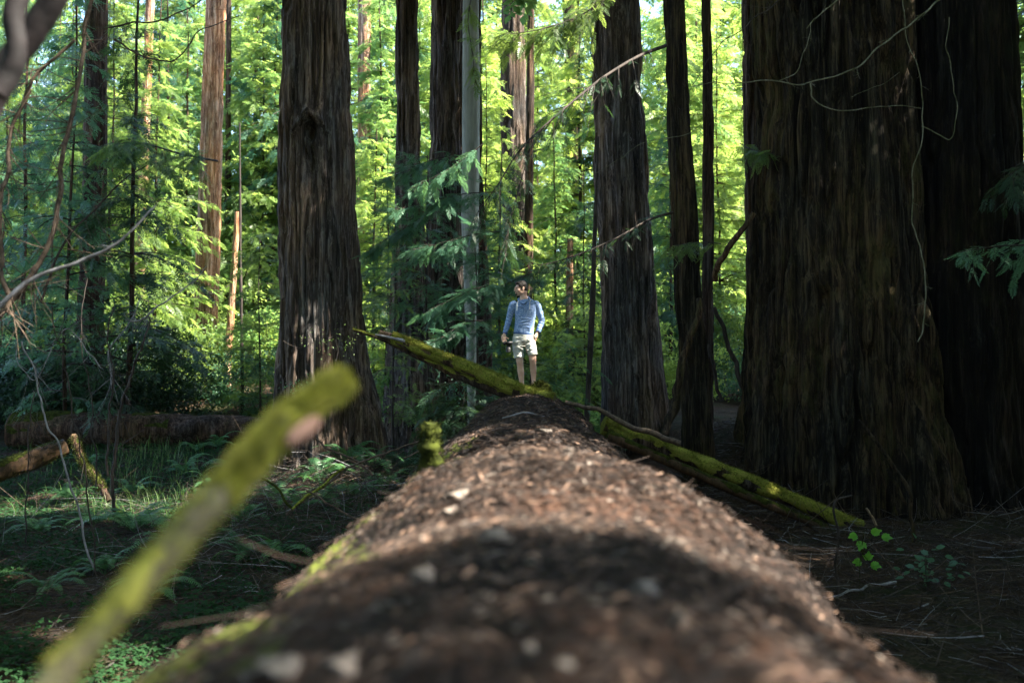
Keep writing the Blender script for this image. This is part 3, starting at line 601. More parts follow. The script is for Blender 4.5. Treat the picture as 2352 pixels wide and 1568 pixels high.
def slim_log(key, r0, r1, label, n=80, flat=.75, seed=1, fur=5000, furL=.035, mossmat='moss', mup=.24, mr=.92, split=.12, bmat='bark', start=0.0, end=1.0):
    rng = np.random.default_rng(seed); pts = resample(key, n); s = np.linspace(0, 1, n); rad = r0+(r1-r0)*s
    rad = rad*(1+.08*np.sin(s*13+seed)+.05*np.sin(s*31)); org = pts[0].copy(); pts = pts-org
    o = empty('mossy_log', org, label, 'fallen trunk'); mb = MB(); tube(mb, pts, rad, 24, rough=split, seed=seed); mb.build('trunk', [M[bmat]], o)
    a, b = int(start*n), int(end*n); mb = MB(); up = np.array((0, 0, 1.0))
    tube(mb, pts[a:b]+up*(rad[a:b]*mup)[:, None], rad[a:b]*mr*(1+.07*np.sin(s[a:b]*57)), 26, rough=.32, seed=seed+5)
    moss_fur(mb, pts[a:b], rad[a:b]*1.08, fur, furL, rng, 0, 1.1); mb.build('moss', [M[mossmat]], o)
    return o
slim_log([P(870, 766, 14.9), P(960, 800, 14.9), P(1080, 848, 14.8), P(1190, 897, 14.7), P(1270, 922, 14.6)], .065, .105, 'mossy slim trunk propped up to the left in front of the man', seed=31, fur=14000, start=.10, mup=.08, mr=1.12, furL=.045)
slim_log([P(1385, 978, 14.4), P(1500, 1022, 14.5), P(1640, 1078, 14.6), P(1800, 1140, 14.8), P(1975, 1214, 14.9)], .11, .10, 'mossy trunk sloping down to the right in front of the giant', seed=32, fur=14000, mup=.16, mr=1.06, furL=.045)
slim_log([P(1395, 1000, 14.1), P(1520, 1054, 14.2), P(1700, 1132, 14.4), P(1830, 1186, 14.5), P(1905, 1219, 14.6)], .07, .06, 'thinner split trunk lying just under the mossy one on the right', seed=33, fur=2500, bmat='old_wood', mossmat='moss_dark')
slim_log([P(810, 757, 15.0), P(880, 780, 15.0), P(960, 818, 14.95), P(1060, 866, 14.9), P(1180, 910, 14.8)], .018, .075, 'thin pointed mossy stem under the propped slim trunk', seed=34, fur=2500, furL=.025)
slim_log([P(862, 768, 14.8), P(900, 776, 14.8), P(930, 783, 14.8)], .012, .028, 'broken bare tip of grey wood at the top of the propped trunk', seed=35, fur=10, bmat='bark_pale', start=.9)
def mound(c, r, label, mat, n=6000, L=.05, seed=1, name='moss_clump', cat='moss clump'):
    rng = np.random.default_rng(seed); mb = MB(); u, v = np.meshgrid(np.linspace(0, 2*np.pi, 40, endpoint=False), np.linspace(.02, np.pi*.62, 20))
    d = np.stack((np.cos(u)*np.sin(v), np.sin(u)*np.sin(v), np.cos(v)), -1); rr = 1+.25*(fbm(d[..., 0]*2+seed, d[..., 1]*2, d[..., 2]*2, 3, seed)-.5)
    V = d*rr[..., None]*np.array(r); nn, k = u.shape; i = np.arange(nn-1)[:, None]*k; j = np.arange(k)[None]; j2 = (j+1) % k
    mb.add(V.reshape(-1, 3), np.stack((i+j, i+k+j, i+k+j2, i+j2), -1).reshape(-1, 4))
    idx = rng.integers(0, V.reshape(-1, 3).shape[0], n); p = V.reshape(-1, 3)[idx]+rng.normal(size=(n, 3))*.02; tv, tf = rhomb(1, .14)
    place(mb, tv, tf, p*.98, norm(p)+rng.normal(size=(n, 3))*.5+np.array((0, 0, -.3)), rng.normal(size=(n, 3)), L*rng.uniform(.5, 1.3, n)); o = mb.build(name, [mat]); o.location = c
    return tag(o, label, cat)
mound(P(1240, 905, 15.1)+np.array((0, 0, -.02)), (.155, .16, .17), 'round mossy clump in front of the man\'s right hand leg', M['moss_dark'], seed=4)
# ------------------------------------------------------------------ left fallen log and side pieces
def plain_log(key, r0, r1, label, seed, mat='bark', mosspatch=None, n=90):
    rng = np.random.default_rng(seed); pts = resample(key, n); rad = np.linspace(r0, r1, n); org = pts[0].copy(); pts = pts-org
    o = empty('fallen_log', org, label, 'fallen trunk'); mb = MB(); tube(mb, pts, rad, 40, rough=.28, seed=seed); mb.build('trunk', [M[mat]], o)
    if mosspatch:
        mb = MB()
        for (a, b) in mosspatch:
            a, b = int(a*n), int(b*n); tube(mb, pts[a:b]+np.array((0, 0, 1))*(rad[a:b]*.16)[:, None], rad[a:b]*.9, 24, rough=.35, seed=seed+1); moss_fur(mb, pts[a:b], rad[a:b]*1.06, 3000, .05, rng, 0, .7)
        mb.build('moss', [M['moss_dark']], o)
    return o
g = lambda px, py, d: P(px, py, d)
plain_log([g(30, 985, 24), g(200, 985, 24), g(360, 990, 24.1), g(520, 988, 24.3), g(690, 990, 24.6)], .42, .34, 'dark moss patched log lying across the left behind the grass', 41, mosspatch=[(.02, .3), (.42, .56)])
plain_log([g(-40, 1095, 18), g(50, 1065, 18.3), g(150, 1025, 18.8)], .20, .16, 'orange brown mossy log poking in at the left edge', 42, 'old_wood', [(.1, .95)])
plain_log([g(168, 1000, 17.5), g(190, 1060, 17.3), g(225, 1105, 17.1), g(250, 1150, 17)], .07, .05, 'dark mossy limb slanting down from the left log to the ground', 43, 'bark', [(.05, .8)])

# ------------------------------------------------------------------ branches traced as things of their own
def G(*pts, h=.02): return [ground_px(*p)+np.array((0, 0, h)) for p in pts]
def stick(key, r0, r1, mat, label, cat='branch', name='bare_branch', n=None, twigs=0, seed=0, tl=.4, rough=.12, spread=1.0):
    pts = resample(key, n or max(12, len(key)*12)); org = pts[0].copy(); pts = pts-org; mb = MB(); rng = np.random.default_rng(seed+100)
    w_ = fbm(pts[:, 0]*3, pts[:, 1]*3, pts[:, 2]*3+seed, 3, seed)-.5; w2 = fbm(pts[:, 0]*3+9, pts[:, 1]*3, pts[:, 2]*3+seed, 3, seed+1)-.5; pts = pts+np.stack((w_, w2, w2), -1)*.13
    rad = np.linspace(r0, r1, len(pts)); tube(mb, pts, rad, 9, rough=rough, seed=seed)
    if twigs:
        t = rng.uniform(.1, 1, twigs)*(len(pts)-1.01); i = t.astype(int); st = pts[i]; T = norm(pts[i+1]-pts[i])
        L = tl*rng.uniform(.3, 1.2, twigs); d = T*.7+rng.normal(size=(twigs, 3))*np.array((1, .6, 1))*.7*spread
        many_twigs(mb, st, d, L, np.minimum(rad[i]*.45, .006), rng, .35, 6)
        m2 = twigs*2; j = rng.integers(0, twigs, m2); f = rng.uniform(.3, .95, m2); d2 = norm(d[j])
        many_twigs(mb, st[j]+d2*(L[j]*f)[:, None], d2+rng.normal(size=(m2, 3))*.7, L[j]*.4, np.full(m2, .0018), rng, .3, 4)
    o = mb.build(name, [mat]); o.location = org
    return tag(o, label, cat)
LIMB = simple_mat('shade_dark_limb_bark', (.004, .0035, .004), (.014, .010, .011), 9)  # limb colour taken down to black in place of shade
BD, BP, SB = M['bark_dark'], M['bark_pale'], M['stick_brown']
# upper left arching stems
stick([P(207, -40, 8), P(200, 60, 8), P(192, 150, 8), P(160, 250, 8), P(140, 370, 8), P(128, 520, 8), P(95, 600, 8), P(50, 665, 7.9), P(-20, 760, 7.8)], .014, .024, SB, 'long arching bare stem curving down from the top left', twigs=70, seed=1, tl=.45)
stick([P(190, 85, 7.6), P(110, 150, 7.6), P(50, 250, 7.6), P(15, 350, 7.6), P(3, 470, 7.5), P(10, 600, 7.5), P(20, 720, 7.5)], .011, .019, SB, 'bare stem bowing along the left edge beside the long arching one', twigs=60, seed=2, tl=.45)
stick([P(358, 474, 6.5), P(300, 535, 6.5), P(240, 575, 6.5), P(160, 605, 6.5), P(80, 636, 6.5), P(20, 690, 6.4), P(-30, 760, 6.4)], .005, .017, M['bark_pale'], 'pale bare limb reaching up to the right from the left edge', seed=3, twigs=4, tl=.2)
stick([P(130, -30, 3.2), P(95, 40, 3.2), P(60, 100, 3.2), P(20, 160, 3.2), P(-30, 260, 3.2)], .04, .05, LIMB, 'thick dark out of focus limb in the top left corner', seed=4)
stick([P(45, -30, 3.0), P(15, 60, 3.0), P(5, 140, 3.0), P(-25, 200, 3.0)], .03, .035, LIMB, 'short dark limb hugging the left frame edge at the top', seed=5)
stick([P(470, -10, 12), P(430, 20, 12), P(370, 45, 12), P(300, 50, 12), P(250, 65, 12)], .006, .012, BD, 'thin dark twig crossing in front of the left trunks near the top', seed=6, twigs=14, tl=.7)
stick([P(545, 40, 13), P(450, 75, 13), P(400, 140, 13), P(330, 130, 13), P(260, 90, 13)], .005, .014, BD, 'sagging dark twig below the topmost one on the left', seed=7, twigs=12, tl=.6)
stick([P(330, 385, 11), P(280, 420, 11), P(225, 480, 11), P(150, 560, 11), P(90, 700, 11)], .005, .015, BD, 'dark twig rising across the shaded left redwood', seed=8, twigs=12, tl=.5)
# left bush of bare stems
stick([P(475, 612, 14.9), P(430, 660, 14.9), P(370, 700, 14.9), P(335, 728, 14.9), P(300, 735, 14.9)], .006, .018, BP, 'pale topped bare branch pointing up right over the left thicket', seed=9, twigs=16, tl=.35)
stick([P(340, 728, 15.0), P(330, 790, 15.0), P(300, 850, 15.0), P(280, 930, 15.0), P(265, 1030, 15.0), P(258, 1120, 15.0), P(265, 1210, 15.0)], .012, .030, BD, 'crooked dark stem of the bare thicket left of the mossy branch', cat='shrub stem', name='bare_shrub', seed=10, twigs=22, tl=.7)
stick([P(262, 700, 14.8), P(250, 790, 14.8), P(262, 860, 14.8), P(245, 960, 14.8), P(250, 1090, 14.8)], .008, .018, BD, 'straighter dark stem beside the crooked one', cat='shrub stem', name='bare_shrub', seed=11, twigs=22, tl=.7)
stick([P(325, 690, 15.0), P(290, 755, 15.0), P(250, 800, 15.0), P(252, 850, 15.0), P(262, 900, 15.0)], .006, .013, BP, 'grey crooked stem forking in the left thicket', cat='shrub stem', name='bare_shrub', seed=12, twigs=12, tl=.5)
stick([P(50, 780, 11.6), P(75, 850, 11.6), P(105, 930, 11.6), P(140, 1050, 11.6), P(180, 1180, 11.6), P(215, 1310, 11.6)], .009, .013, BP, 'long pale leaning stem crossing the left undergrowth', cat='shrub stem', name='bare_shrub', seed=13, twigs=9, tl=.4)
stick([P(115, 700, 11.3), P(140, 790, 11.3), P(155, 900, 11.3), P(185, 1040, 11.3), P(205, 1170, 11.3), P(225, 1330, 11.3)], .006, .010, BD, 'thin dark leaning stem just right of the pale one', cat='shrub stem', name='bare_shrub', seed=14, twigs=14, tl=.5)
stick([P(85, 880, 13.4), P(72, 980, 13.4), P(62, 1100, 13.4), P(58, 1250, 13.4)], .006, .010, BD, 'thin upright dark stem near the left edge', cat='shrub stem', name='bare_shrub', seed=15, twigs=14, tl=.6)
stick([P(30, 790, 12), P(80, 870, 12), P(150, 760, 12), P(230, 850, 12)], .004, .008, BP, 'zigzag pale twig low in the left thicket', seed=16, twigs=12, tl=.5)
stick([P(200, 640, 15.2), P(185, 760, 15.2), P(205, 880, 15.2), P(215, 1000, 15.2), P(222, 1120, 15.2)], .005, .012, BD, 'dark wand in the middle of the left thicket', cat='shrub stem', name='bare_shrub', seed=17, twigs=20, tl=.6)
# right hand vines in front of the giant
VN = simple_mat('vine_bark', (0.035, 0.042, 0.012), (0.20, 0.19, 0.14), 7, lo=.35, hi=.7)
stick([P(2190, -30, 10.5), P(2130, 25, 10.5), P(2040, 95, 10.5), P(1960, 160, 10.5), P(1870, 190, 10.5), P(1790, 189, 10.5), P(1680, 187, 10.5), P(1590, 200, 10.5)], .010, .004, VN, 'pale curved limb sweeping down to the left across the giant', seed=20, twigs=14, tl=.22)
stick([P(1862, 190, 10.4), P(1865, 225, 10.4), P(1900, 248, 10.4), P(1980, 252, 10.4), P(2060, 247, 10.4), P(2125, 250, 10.4)], .0075, .003, VN, 'hooked mossy twig hanging under the pale curved limb', seed=21)
stick([P(2070, -30, 10.6), P(2078, 70, 10.6), P(2105, 140, 10.6), P(2120, 210, 10.6), P(2115, 300, 10.6), P(2098, 420, 10.6), P(2095, 510, 10.6), P(2120, 590, 10.6), P(2130, 660, 10.6), P(2120, 730, 10.6), P(2108, 785, 10.6)], .004, .0065, VN, 'long hanging vine dangling down the shaded giant', cat='vine', name='hanging_vine', seed=22, twigs=9, tl=.12)
stick([P(2170, 40, 11), P(2180, 120, 11), P(2197, 230, 11), P(2188, 310, 11), P(2155, 305, 11), P(2118, 292, 11)], .004, .005, VN, 'thin vine bending back in a square loop at the far right', cat='vine', name='hanging_vine', seed=23)
stick([P(1950, -30, 10), P(1900, 25, 10), P(1870, 50, 10), P(1855, 68, 10)], .008, .003, VN, 'short forked twig hanging at the top over the giant', seed=24, twigs=2, tl=.25)
stick([P(1870, 50, 10), P(1848, 110, 10), P(1825, 170, 10), P(1795, 190, 10)], .003, .004, VN, 'fine twig dropping to the pale curved limb', seed=25)
stick([P(1810, -20, 11.5), P(1760, 30, 11.5), P(1690, 75, 11.5), P(1640, 110, 11.5), P(1590, 190, 11.5), P(1580, 260, 11.5)], .007, .003, BD, 'dark twig crossing from the giant toward the narrow trunks', seed=26, twigs=8, tl=.4)
stick([P(1960, 228, 11), P(2000, 210, 11), P(2045, 180, 11), P(2060, 165, 11)], .003, .002, VN, 'tiny pale twig beside the hooked one', seed=27)
stick([P(1350, 410, 12), P(1420, 370, 12), P(1480, 330, 12), P(1560, 312, 12), P(1600, 300, 12)], .002, .004, VN, 'hair thin pale twig arching across the big grey redwood', seed=28)
# sticks and limbs around the right trunks
stick([P(1730, 490, 16), P(1690, 540, 16), P(1655, 590, 16), P(1635, 640, 16.3)], .045, .05, M['bark'], 'stout broken limb joining the narrow trunk to the giant', seed=30, n=30)
stick([P(1636, 705, 17.5), P(1665, 760, 17.5), P(1690, 840, 17.5), P(1712, 905, 17.5)], .035, .045, BD, 'dark leaning pole in the bright gap beside the giant', seed=31, cat='pole', name='leaning_stick')
stick([P(1630, 790, 17.8), P(1640, 850, 17.8), P(1655, 925, 17.8)], .028, .032, BD, 'second shorter dark pole in the bright gap', seed=32, cat='pole', name='leaning_stick')
stick([P(1608, 690, 16.2), P(1590, 760, 16.1), P(1562, 850, 16), P(1548, 930, 15.9), P(1528, 1000, 15.8)], .05, .075, M['bark_giant'], 'leaning knobbly stem against the base of the medium redwood', seed=33, cat='snag', name='leaning_stick', rough=.3, n=40)
stick([P(1295, 925, 14.3), P(1370, 935, 14.3), P(1420, 965, 14.2), P(1480, 985, 14.1), P(1560, 1020, 14)], .03, .045, SB, 'smooth brown limb lying beside the log above the mossy trunk', seed=34, n=40)
stick([P(1150, 968, 9), P(1185, 960, 9), P(1215, 958, 9), P(1250, 965, 9), P(1275, 972, 9)], .007, .006, BP, 'grey twig bent across the far litter of the log', seed=35)
stick([P(1975, 968, 13.6), P(2010, 1010, 13.6), P(2050, 1070, 13.6), P(2080, 1110, 13.6), P(2090, 1180, 13.6), P(2105, 1250, 13.6)], .022, .030, M['bark_giant'], 'bent broken branch standing up from the ground before the giant', seed=36, n=40, rough=.25)
stick([P(2040, 1085, 13.6), P(2055, 1110, 13.6), P(2078, 1160, 13.6)], .02, .02, M['bark_giant'], 'short side spur beside the bent broken branch', seed=37)
stick([P(1985, 1165, 14.4), P(1998, 1182, 14.4), P(2015, 1210, 14.4)], .016, .02, M['wood'], 'small pale stub of wood under the end of the mossy trunk', seed=38, cat='stub', name='wood_stub')
stick([P(1952, 1145, 10.5), P(1922, 1160, 10.5), P(1925, 1220, 10.5), P(1922, 1290, 10.5), P(1932, 1365, 10.5)], .010, .015, BD, 'upright crooked root like stick in front of the mossy trunk end', seed=39, rough=.2)
stick(G((1855, 1390), (1930, 1380), (2000, 1362), (2060, 1350), h=.05), .010, .018, M['bark_pale'], 'bleached stick lying on the ground at the lower right', seed=40, cat='stick', name='fallen_stick')
stick(G((1780, 1252), (1840, 1262), (1910, 1270), (1970, 1268), h=.05), .007, .005, BP, 'thin pale stick lying flat below the mossy trunk', seed=41, cat='stick', name='fallen_stick')
stick(G((1790, 1240), (1820, 1215), (1850, 1190), h=.06), .008, .006, BP, 'short grey stick slanting under the mossy trunk', seed=42, cat='stick', name='fallen_stick')
# brush pile left of the log
stick([P(985, 1008, 13), P(930, 1025, 13), P(870, 1050, 13), P(800, 1075, 13), P(770, 1095, 13), P(720, 1130, 12.8), P(660, 1180, 12.6)], .010, .020, SB, 'long brown branch slanting through the ferns left of the log', seed=50, twigs=14, tl=.35)
stick([P(800, 1075, 12.5), P(760, 1100, 12.5), P(700, 1140, 12.4), P(672, 1165, 12.3)], .016, .018, M['moss'], 'moss green stick crossing the long brown branch', seed=51)
stick([P(600, 1095, 12.5), P(640, 1125, 12.5), P(672, 1165, 12.4)], .014, .016, M['moss_dark'], 'dull mossy stick meeting the green one in a V', seed=52)
stick([P(705, 1130, 12), P(760, 1165, 12), P(820, 1188, 12), P(850, 1200, 12)], .010, .016, SB, 'curved brown stick at the foot of the log', seed=53)
stick([P(720, 1005, 14.5), P(760, 1030, 14.5), P(810, 1055, 14.4), P(860, 1090, 14.3)], .014, .018, SB, 'brown limb poking out behind the near fern', seed=54, twigs=6, tl=.3)
stick([P(930, 1045, 12.6), P(980, 1030, 12.7), P(1010, 1040, 12.8)], .010, .008, SB, 'short curved twig beside the mossy stump', seed=55)
stick(G((380, 1085), (470, 1075), (540, 1083), h=.12), .012, .018, SB, 'grey brown stick lying in the grass', seed=56, cat='stick', name='fallen_stick')
stick(G((430, 1320), (560, 1300), (700, 1270), h=.06), .008, .014, M['moss_dark'], 'long thin stick on the dark floor below the mossy branch', seed=57, cat='stick', name='fallen_stick')

# ------------------------------------------------------------------ conifer boughs with twigs and needles
def bough(key, r0, r1, label, mat='leaf_teal', nsub=30, subL=.6, cover=.6, seed=0, droop=.5, spr=SPR_NEAR, ssc=1.0, sides=(-1, 1), dens=.12, flat=1.0):
    rng = np.random.default_rng(seed); pts = resample(key, 40); org = pts[0].copy(); pts = pts-org; mb = MB(); fb = MB()
    rad = np.linspace(r0, r1, 40); tube(mb, pts, rad, 8, rough=.15, seed=seed); T = norm(np.gradient(pts, axis=0)); pos, ux, uz, sc = [], [], [], []
    for k in range(nsub):
        t = rng.uniform(.12, 1)*38.9; i = int(t); s = sides[k % len(sides)]
        lat = norm(np.cross(T[i], (0, 0, 1)))*s*rng.uniform(.4, 1); L = subL*rng.uniform(.4, 1.2)*(1.15-.5*t/39)
        d = norm(T[i]*rng.uniform(.3, 1.0)+lat*flat+np.array((0, 0, rng.normal(-.15, .3)))); n = 8; u = np.linspace(0, 1, n)
        sp = pts[i]+d*(u*L)[:, None]+np.array((0, 0, -1.))*(droop*L*u*u)[:, None]+rng.normal(size=3)*.1*L*(u*u)[:, None]
        tube(mb, sp, np.linspace(max(.004, rad[i]*.4), .0015, n), 4, cap=False)
        for q in np.arange(.1, 1.01, dens/max(L, .2)*.9):
            if rng.random() > cover: continue
            b = np.array([np.interp(q, u, sp[:, c]) for c in range(3)]); dd = norm(sp[min(n-1, int(q*7)+1)]-sp[int(q*6.9)])
            for sg in (-1, 1):
                dv = dd+norm(np.cross(dd, (0, 0, 1)))*sg*rng.uniform(.3, 1)+rng.normal(size=3)*.2+np.array((0, 0, -.2)); pos.append(b); ux.append(dv); uz.append(np.array((0, 0, 1.))+rng.normal(size=3)*.35); sc.append(ssc*rng.uniform(.6, 1.2))
    o = empty('conifer_branch', org, label, 'branch'); mb.build('twigs', [BD], o)
    if pos:
        place(fb, spr[0], spr[1], np.array(pos), np.array(ux), np.array(uz), np.array(sc)); fb.build('needles', [M[mat]], o, smooth=False)
    return o
bough([P(1530, 105, 17.1), P(1470, 128, 16.6), P(1390, 175, 16), P(1320, 230, 15.6), P(1250, 290, 15.3), P(1190, 350, 15.1), P(1140, 430, 15), P(1100, 480, 15)], .030, .006, 'long dark bough drooping left from the medium redwood over the big grey trunk', 'leaf_dark', 60, .7, .42, 1, ssc=.8)
bough([P(1545, 488, 17), P(1490, 505, 16.6), P(1420, 545, 16.2), P(1340, 580, 15.9), P(1280, 600, 15.7), P(1230, 610, 15.6)], .022, .005, 'lower dark bough reaching left above the man', 'leaf_dark', 46, .5, .4, 2, ssc=.75)
bough([P(1420, -30, 16), P(1360, 20, 16), P(1300, 50, 16), P(1230, 70, 16), P(1150, 80, 16)], .02, .005, 'dark bough at the top edge left of the big grey redwood', 'leaf_mid', 46, .7, .7, 3)
bough([P(1230, 285, 15.4), P(1215, 350, 15.3), P(1190, 440, 15.2), P(1170, 520, 15.2), P(1160, 600, 15.2)], .010, .003, 'hanging spray of bare twigs below the long dark bough', 'leaf_dark', 30, .45, .3, 4)
bough([P(1110, 330, 15), P(1060, 370, 15), P(1010, 400, 15), P(950, 430, 15)], .010, .003, 'small bough in front of the pale bare trunk', 'leaf_teal', 22, .28, .7, 5, droop=.2)
bough([P(1085, -20, 18), P(1075, 50, 18), P(1085, 120, 18), P(1092, 190, 18)], .012, .003, 'sparse twig hanging before the pale trunk at the top', 'leaf_mid', 20, .35, .6, 6)
bough([P(1655, 560, 17.2), P(1620, 556, 16.9), P(1570, 560, 16.6), P(1530, 572, 16.4)], .010, .003, 'little green spray across the medium redwood', 'leaf_mid', 14, .35, .8, 7)
bough([P(1700, 330, 18), P(1730, 345, 17), P(1760, 350, 16.5)], .010, .003, 'small dark green tuft at the left edge of the giant', 'leaf_mid', 16, .35, .8, 8)
bough([P(2440, 530, 13), P(2370, 560, 12.8), P(2290, 565, 12.6), P(2200, 580, 12.4)], .016, .004, 'shaded blue green bough reaching in from the right edge', 'leaf_teal', 22, .5, .7, 9)
bough([P(2420, 360, 13.5), P(2370, 370, 13.4), P(2320, 400, 13.3)], .012, .003, 'upper dark spray at the right edge', 'leaf_dark', 16, .5, .8, 10)
bough([P(500, 370, 26), P(420, 355, 25), P(330, 330, 24), P(260, 330, 23.5)], .03, .01, 'broad bough spreading right from the dark left redwood', 'leaf_mid', 40, 1.1, .9, 11, spr=SPR_MID, ssc=1.0)

for i, (x0, y0, x1, y1, d, lb) in enumerate([(1075, 372, 880, 402, 18.6, 'topmost blue green bough across the dark trunks left of the pale one'), (1150, 455, 905, 470, 18.2, 'wide blue green bough crossing below the topmost one'), (1010, 520, 850, 560, 18.8, 'bough drooping toward the massive knotted redwood'),
        (1180, 545, 960, 560, 17.6, 'long blue green bough at the height of the lower dark bough'), (1160, 670, 985, 700, 17.2, 'blue green bough just left of the man'), (1110, 750, 990, 780, 16.9, 'lowest bough fanning out above the propped trunk'), (1260, 640, 1130, 655, 18.5, 'bough spreading behind the head of the man')]):
    bough([P(x0, y0-14, d+.3), P((x0*2+x1)/3, y0-10, d), P((x0+2*x1)/3, (y0+y1)/2, d-.2), P(x1, y1+12, d-.3)], .012, .003, lb, 'leaf_teal', 30, .5, .70, 200+i, droop=.12, ssc=1.0, dens=.10)
# young trees whose boughs fill the middle
def young(px, pyb, d, H, R, mat, label, seed, spr=SPR_NEAR, ssc=1.0, z0=.3, lev=26, per=4, spc=.13, trunk_r=.035, dz=0):
    x = (px-CX)/F*d; z = float(terrain(x, d)); e = empty('young_conifer', (x, d, z), label, 'young tree')
    link('trunk', thin_trunk_mesh('trunk', H, trunk_r, M['bark_dark'], seed, .02), e)
    link('crown', crown_mesh('crown', seed, z0, H, R, spr, [M[mat], BD], lev, per, spc, ssc, .35, .15, 'round', .012), e)
    return e
young(985, 0, 19.5, 6.4, 1.15, 'leaf_teal', 'blue green young redwood in front of the dark trunks left of centre', 61, spr=SPR_MID, ssc=.75, z0=3.2, lev=22, spc=.17)
young(1105, 0, 18.2, 4.6, 1.1, 'leaf_teal', 'blue green young redwood directly left of the man', 62, spr=SPR_MID, ssc=.7, z0=2.9, lev=13, spc=.17)
young(1215, 0, 19.5, 3.9, 1.2, 'leaf_teal', 'low young redwood half hidden behind the man', 63, spr=SPR_MID, ssc=.7, lev=18, spc=.17)
young(905, 0, 20.5, 5.0, .9, 'leaf_mid', 'slender young conifer beside the massive knotted redwood', 64, spr=SPR_MID, ssc=.7, z0=.8, lev=20, spc=.2)
young(1060, 0, 16.3, 2.1, .7, 'leaf_dark', 'knee high young redwood behind the propped trunk', 65, ssc=1.1, z0=.2, lev=16, spc=.12)
young(600, 0, 27, 5.5, 1.5, 'leaf_mid', 'shaded young conifer left of the massive knotted redwood', 66, spr=SPR_FAR, ssc=.8, lev=22, spc=.28)
young(1460, 0, 26, 3.4, 1.3, 'leaf_sun', 'sunny young conifer behind the big grey redwood', 67, spr=SPR_FAR, ssc=.7, lev=16, spc=.28)
young(1350, 0, 24, 3.3, 1.0, 'leaf_sun', 'bright young conifer right of the man', 68, spr=SPR_FAR, ssc=.6, lev=18, spc=.28)

# ------------------------------------------------------------------ shrubs
def leaf_template():
    return np.array([(0, 0, 0), (.25, .22, .05), (.62, .24, .06), (1, 0, -.05), (.62, -.24, .06), (.25, -.22, .05)]), np.array([(0, 1, 4, 5), (1, 2, 3, 4)])
LEAF = leaf_template()
def shrub_mesh(name, seed, r, h, n, ls, mats, stems=14):
    rng = np.random.default_rng(seed); mb = MB(); nc = max(8, n//110); th = rng.uniform(0, 2*np.pi, nc); q = rng.uniform(.2, 1, nc)**.5
    cen = np.stack((np.cos(th)*q*r, np.sin(th)*q*r, rng.uniform(.12, 1, nc)**.8*h*(1.05-.45*q)), -1); ii = rng.integers(0, nc, n)
    cs = rng.uniform(.07, .26, nc); cen[:, 2] *= rng.uniform(.7, 1.25, nc); p = cen[ii]+rng.normal(size=(n, 3))*np.array((1, 1, .5))*r*cs[ii][:, None]; d = norm(p-np.array((0, 0, h*.3)))*.6+rng.normal(size=(n, 3))*.6
    place(mb, LEAF[0], LEAF[1], p, d, np.array((0, 0, 1.))+rng.normal(size=(n, 3))*.5, ls*rng.uniform(.6, 1.3, n), 0)
    for k in range(min(nc, stems)):
        c = cen[k]; tube(mb, resample([(c[0]*.1, c[1]*.1, -.1), (c[0]*.45+rng.normal()*.05, c[1]*.45, c[2]*.5), tuple(c)], 8), np.linspace(.012, .004, 8), 5, 1, cap=False)
    return mb.mesh(name, mats, smooth=False)
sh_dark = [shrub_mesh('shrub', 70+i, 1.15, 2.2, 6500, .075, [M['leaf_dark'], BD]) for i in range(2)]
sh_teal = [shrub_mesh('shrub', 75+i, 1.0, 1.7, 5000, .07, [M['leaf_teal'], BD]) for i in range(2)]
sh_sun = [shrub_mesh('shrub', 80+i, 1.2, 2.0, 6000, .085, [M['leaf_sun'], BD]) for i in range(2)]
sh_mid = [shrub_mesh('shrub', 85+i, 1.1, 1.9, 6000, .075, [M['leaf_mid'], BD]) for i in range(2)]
rs = np.random.default_rng(77)
def shrubs(items, pool, label, group):
    for (px, d, s) in items:
        x = (px-CX)/F*d; o = link('shrub', pool[int(rs.integers(len(pool)))], None, (x, d, float(terrain(x, d))-.05)); s *= rs.uniform(.9, 1.1); o.scale = (s, s, s*rs.uniform(.85, 1.15)); o.rotation_euler.z = rs.uniform(0, 6.28)
        tag(o, label+' '+landmark(px), 'shrub', group)
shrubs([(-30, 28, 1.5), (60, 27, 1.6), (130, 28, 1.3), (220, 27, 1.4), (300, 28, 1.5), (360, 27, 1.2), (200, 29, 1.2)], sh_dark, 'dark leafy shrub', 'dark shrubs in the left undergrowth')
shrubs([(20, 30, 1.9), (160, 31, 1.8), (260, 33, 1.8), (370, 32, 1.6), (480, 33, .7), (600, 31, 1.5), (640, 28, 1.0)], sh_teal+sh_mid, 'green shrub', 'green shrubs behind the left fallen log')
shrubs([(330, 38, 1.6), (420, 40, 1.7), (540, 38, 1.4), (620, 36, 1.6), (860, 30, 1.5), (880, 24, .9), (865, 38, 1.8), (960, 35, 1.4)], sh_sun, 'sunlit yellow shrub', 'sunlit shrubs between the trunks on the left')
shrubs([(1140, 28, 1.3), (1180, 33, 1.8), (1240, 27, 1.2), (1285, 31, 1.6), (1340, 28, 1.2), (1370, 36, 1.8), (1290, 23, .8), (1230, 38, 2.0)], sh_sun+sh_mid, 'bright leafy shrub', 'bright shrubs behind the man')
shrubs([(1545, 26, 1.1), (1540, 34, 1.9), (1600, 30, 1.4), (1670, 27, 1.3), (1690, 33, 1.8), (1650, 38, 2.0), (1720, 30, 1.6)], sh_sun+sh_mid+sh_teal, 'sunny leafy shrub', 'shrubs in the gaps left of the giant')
shrubs([(1040, 17.5, .42), (1000, 17, .38), (930, 18.5, .4), (1090, 16.8, .36)], sh_teal, 'low blue green bush', 'low bushes beyond the log on the left')
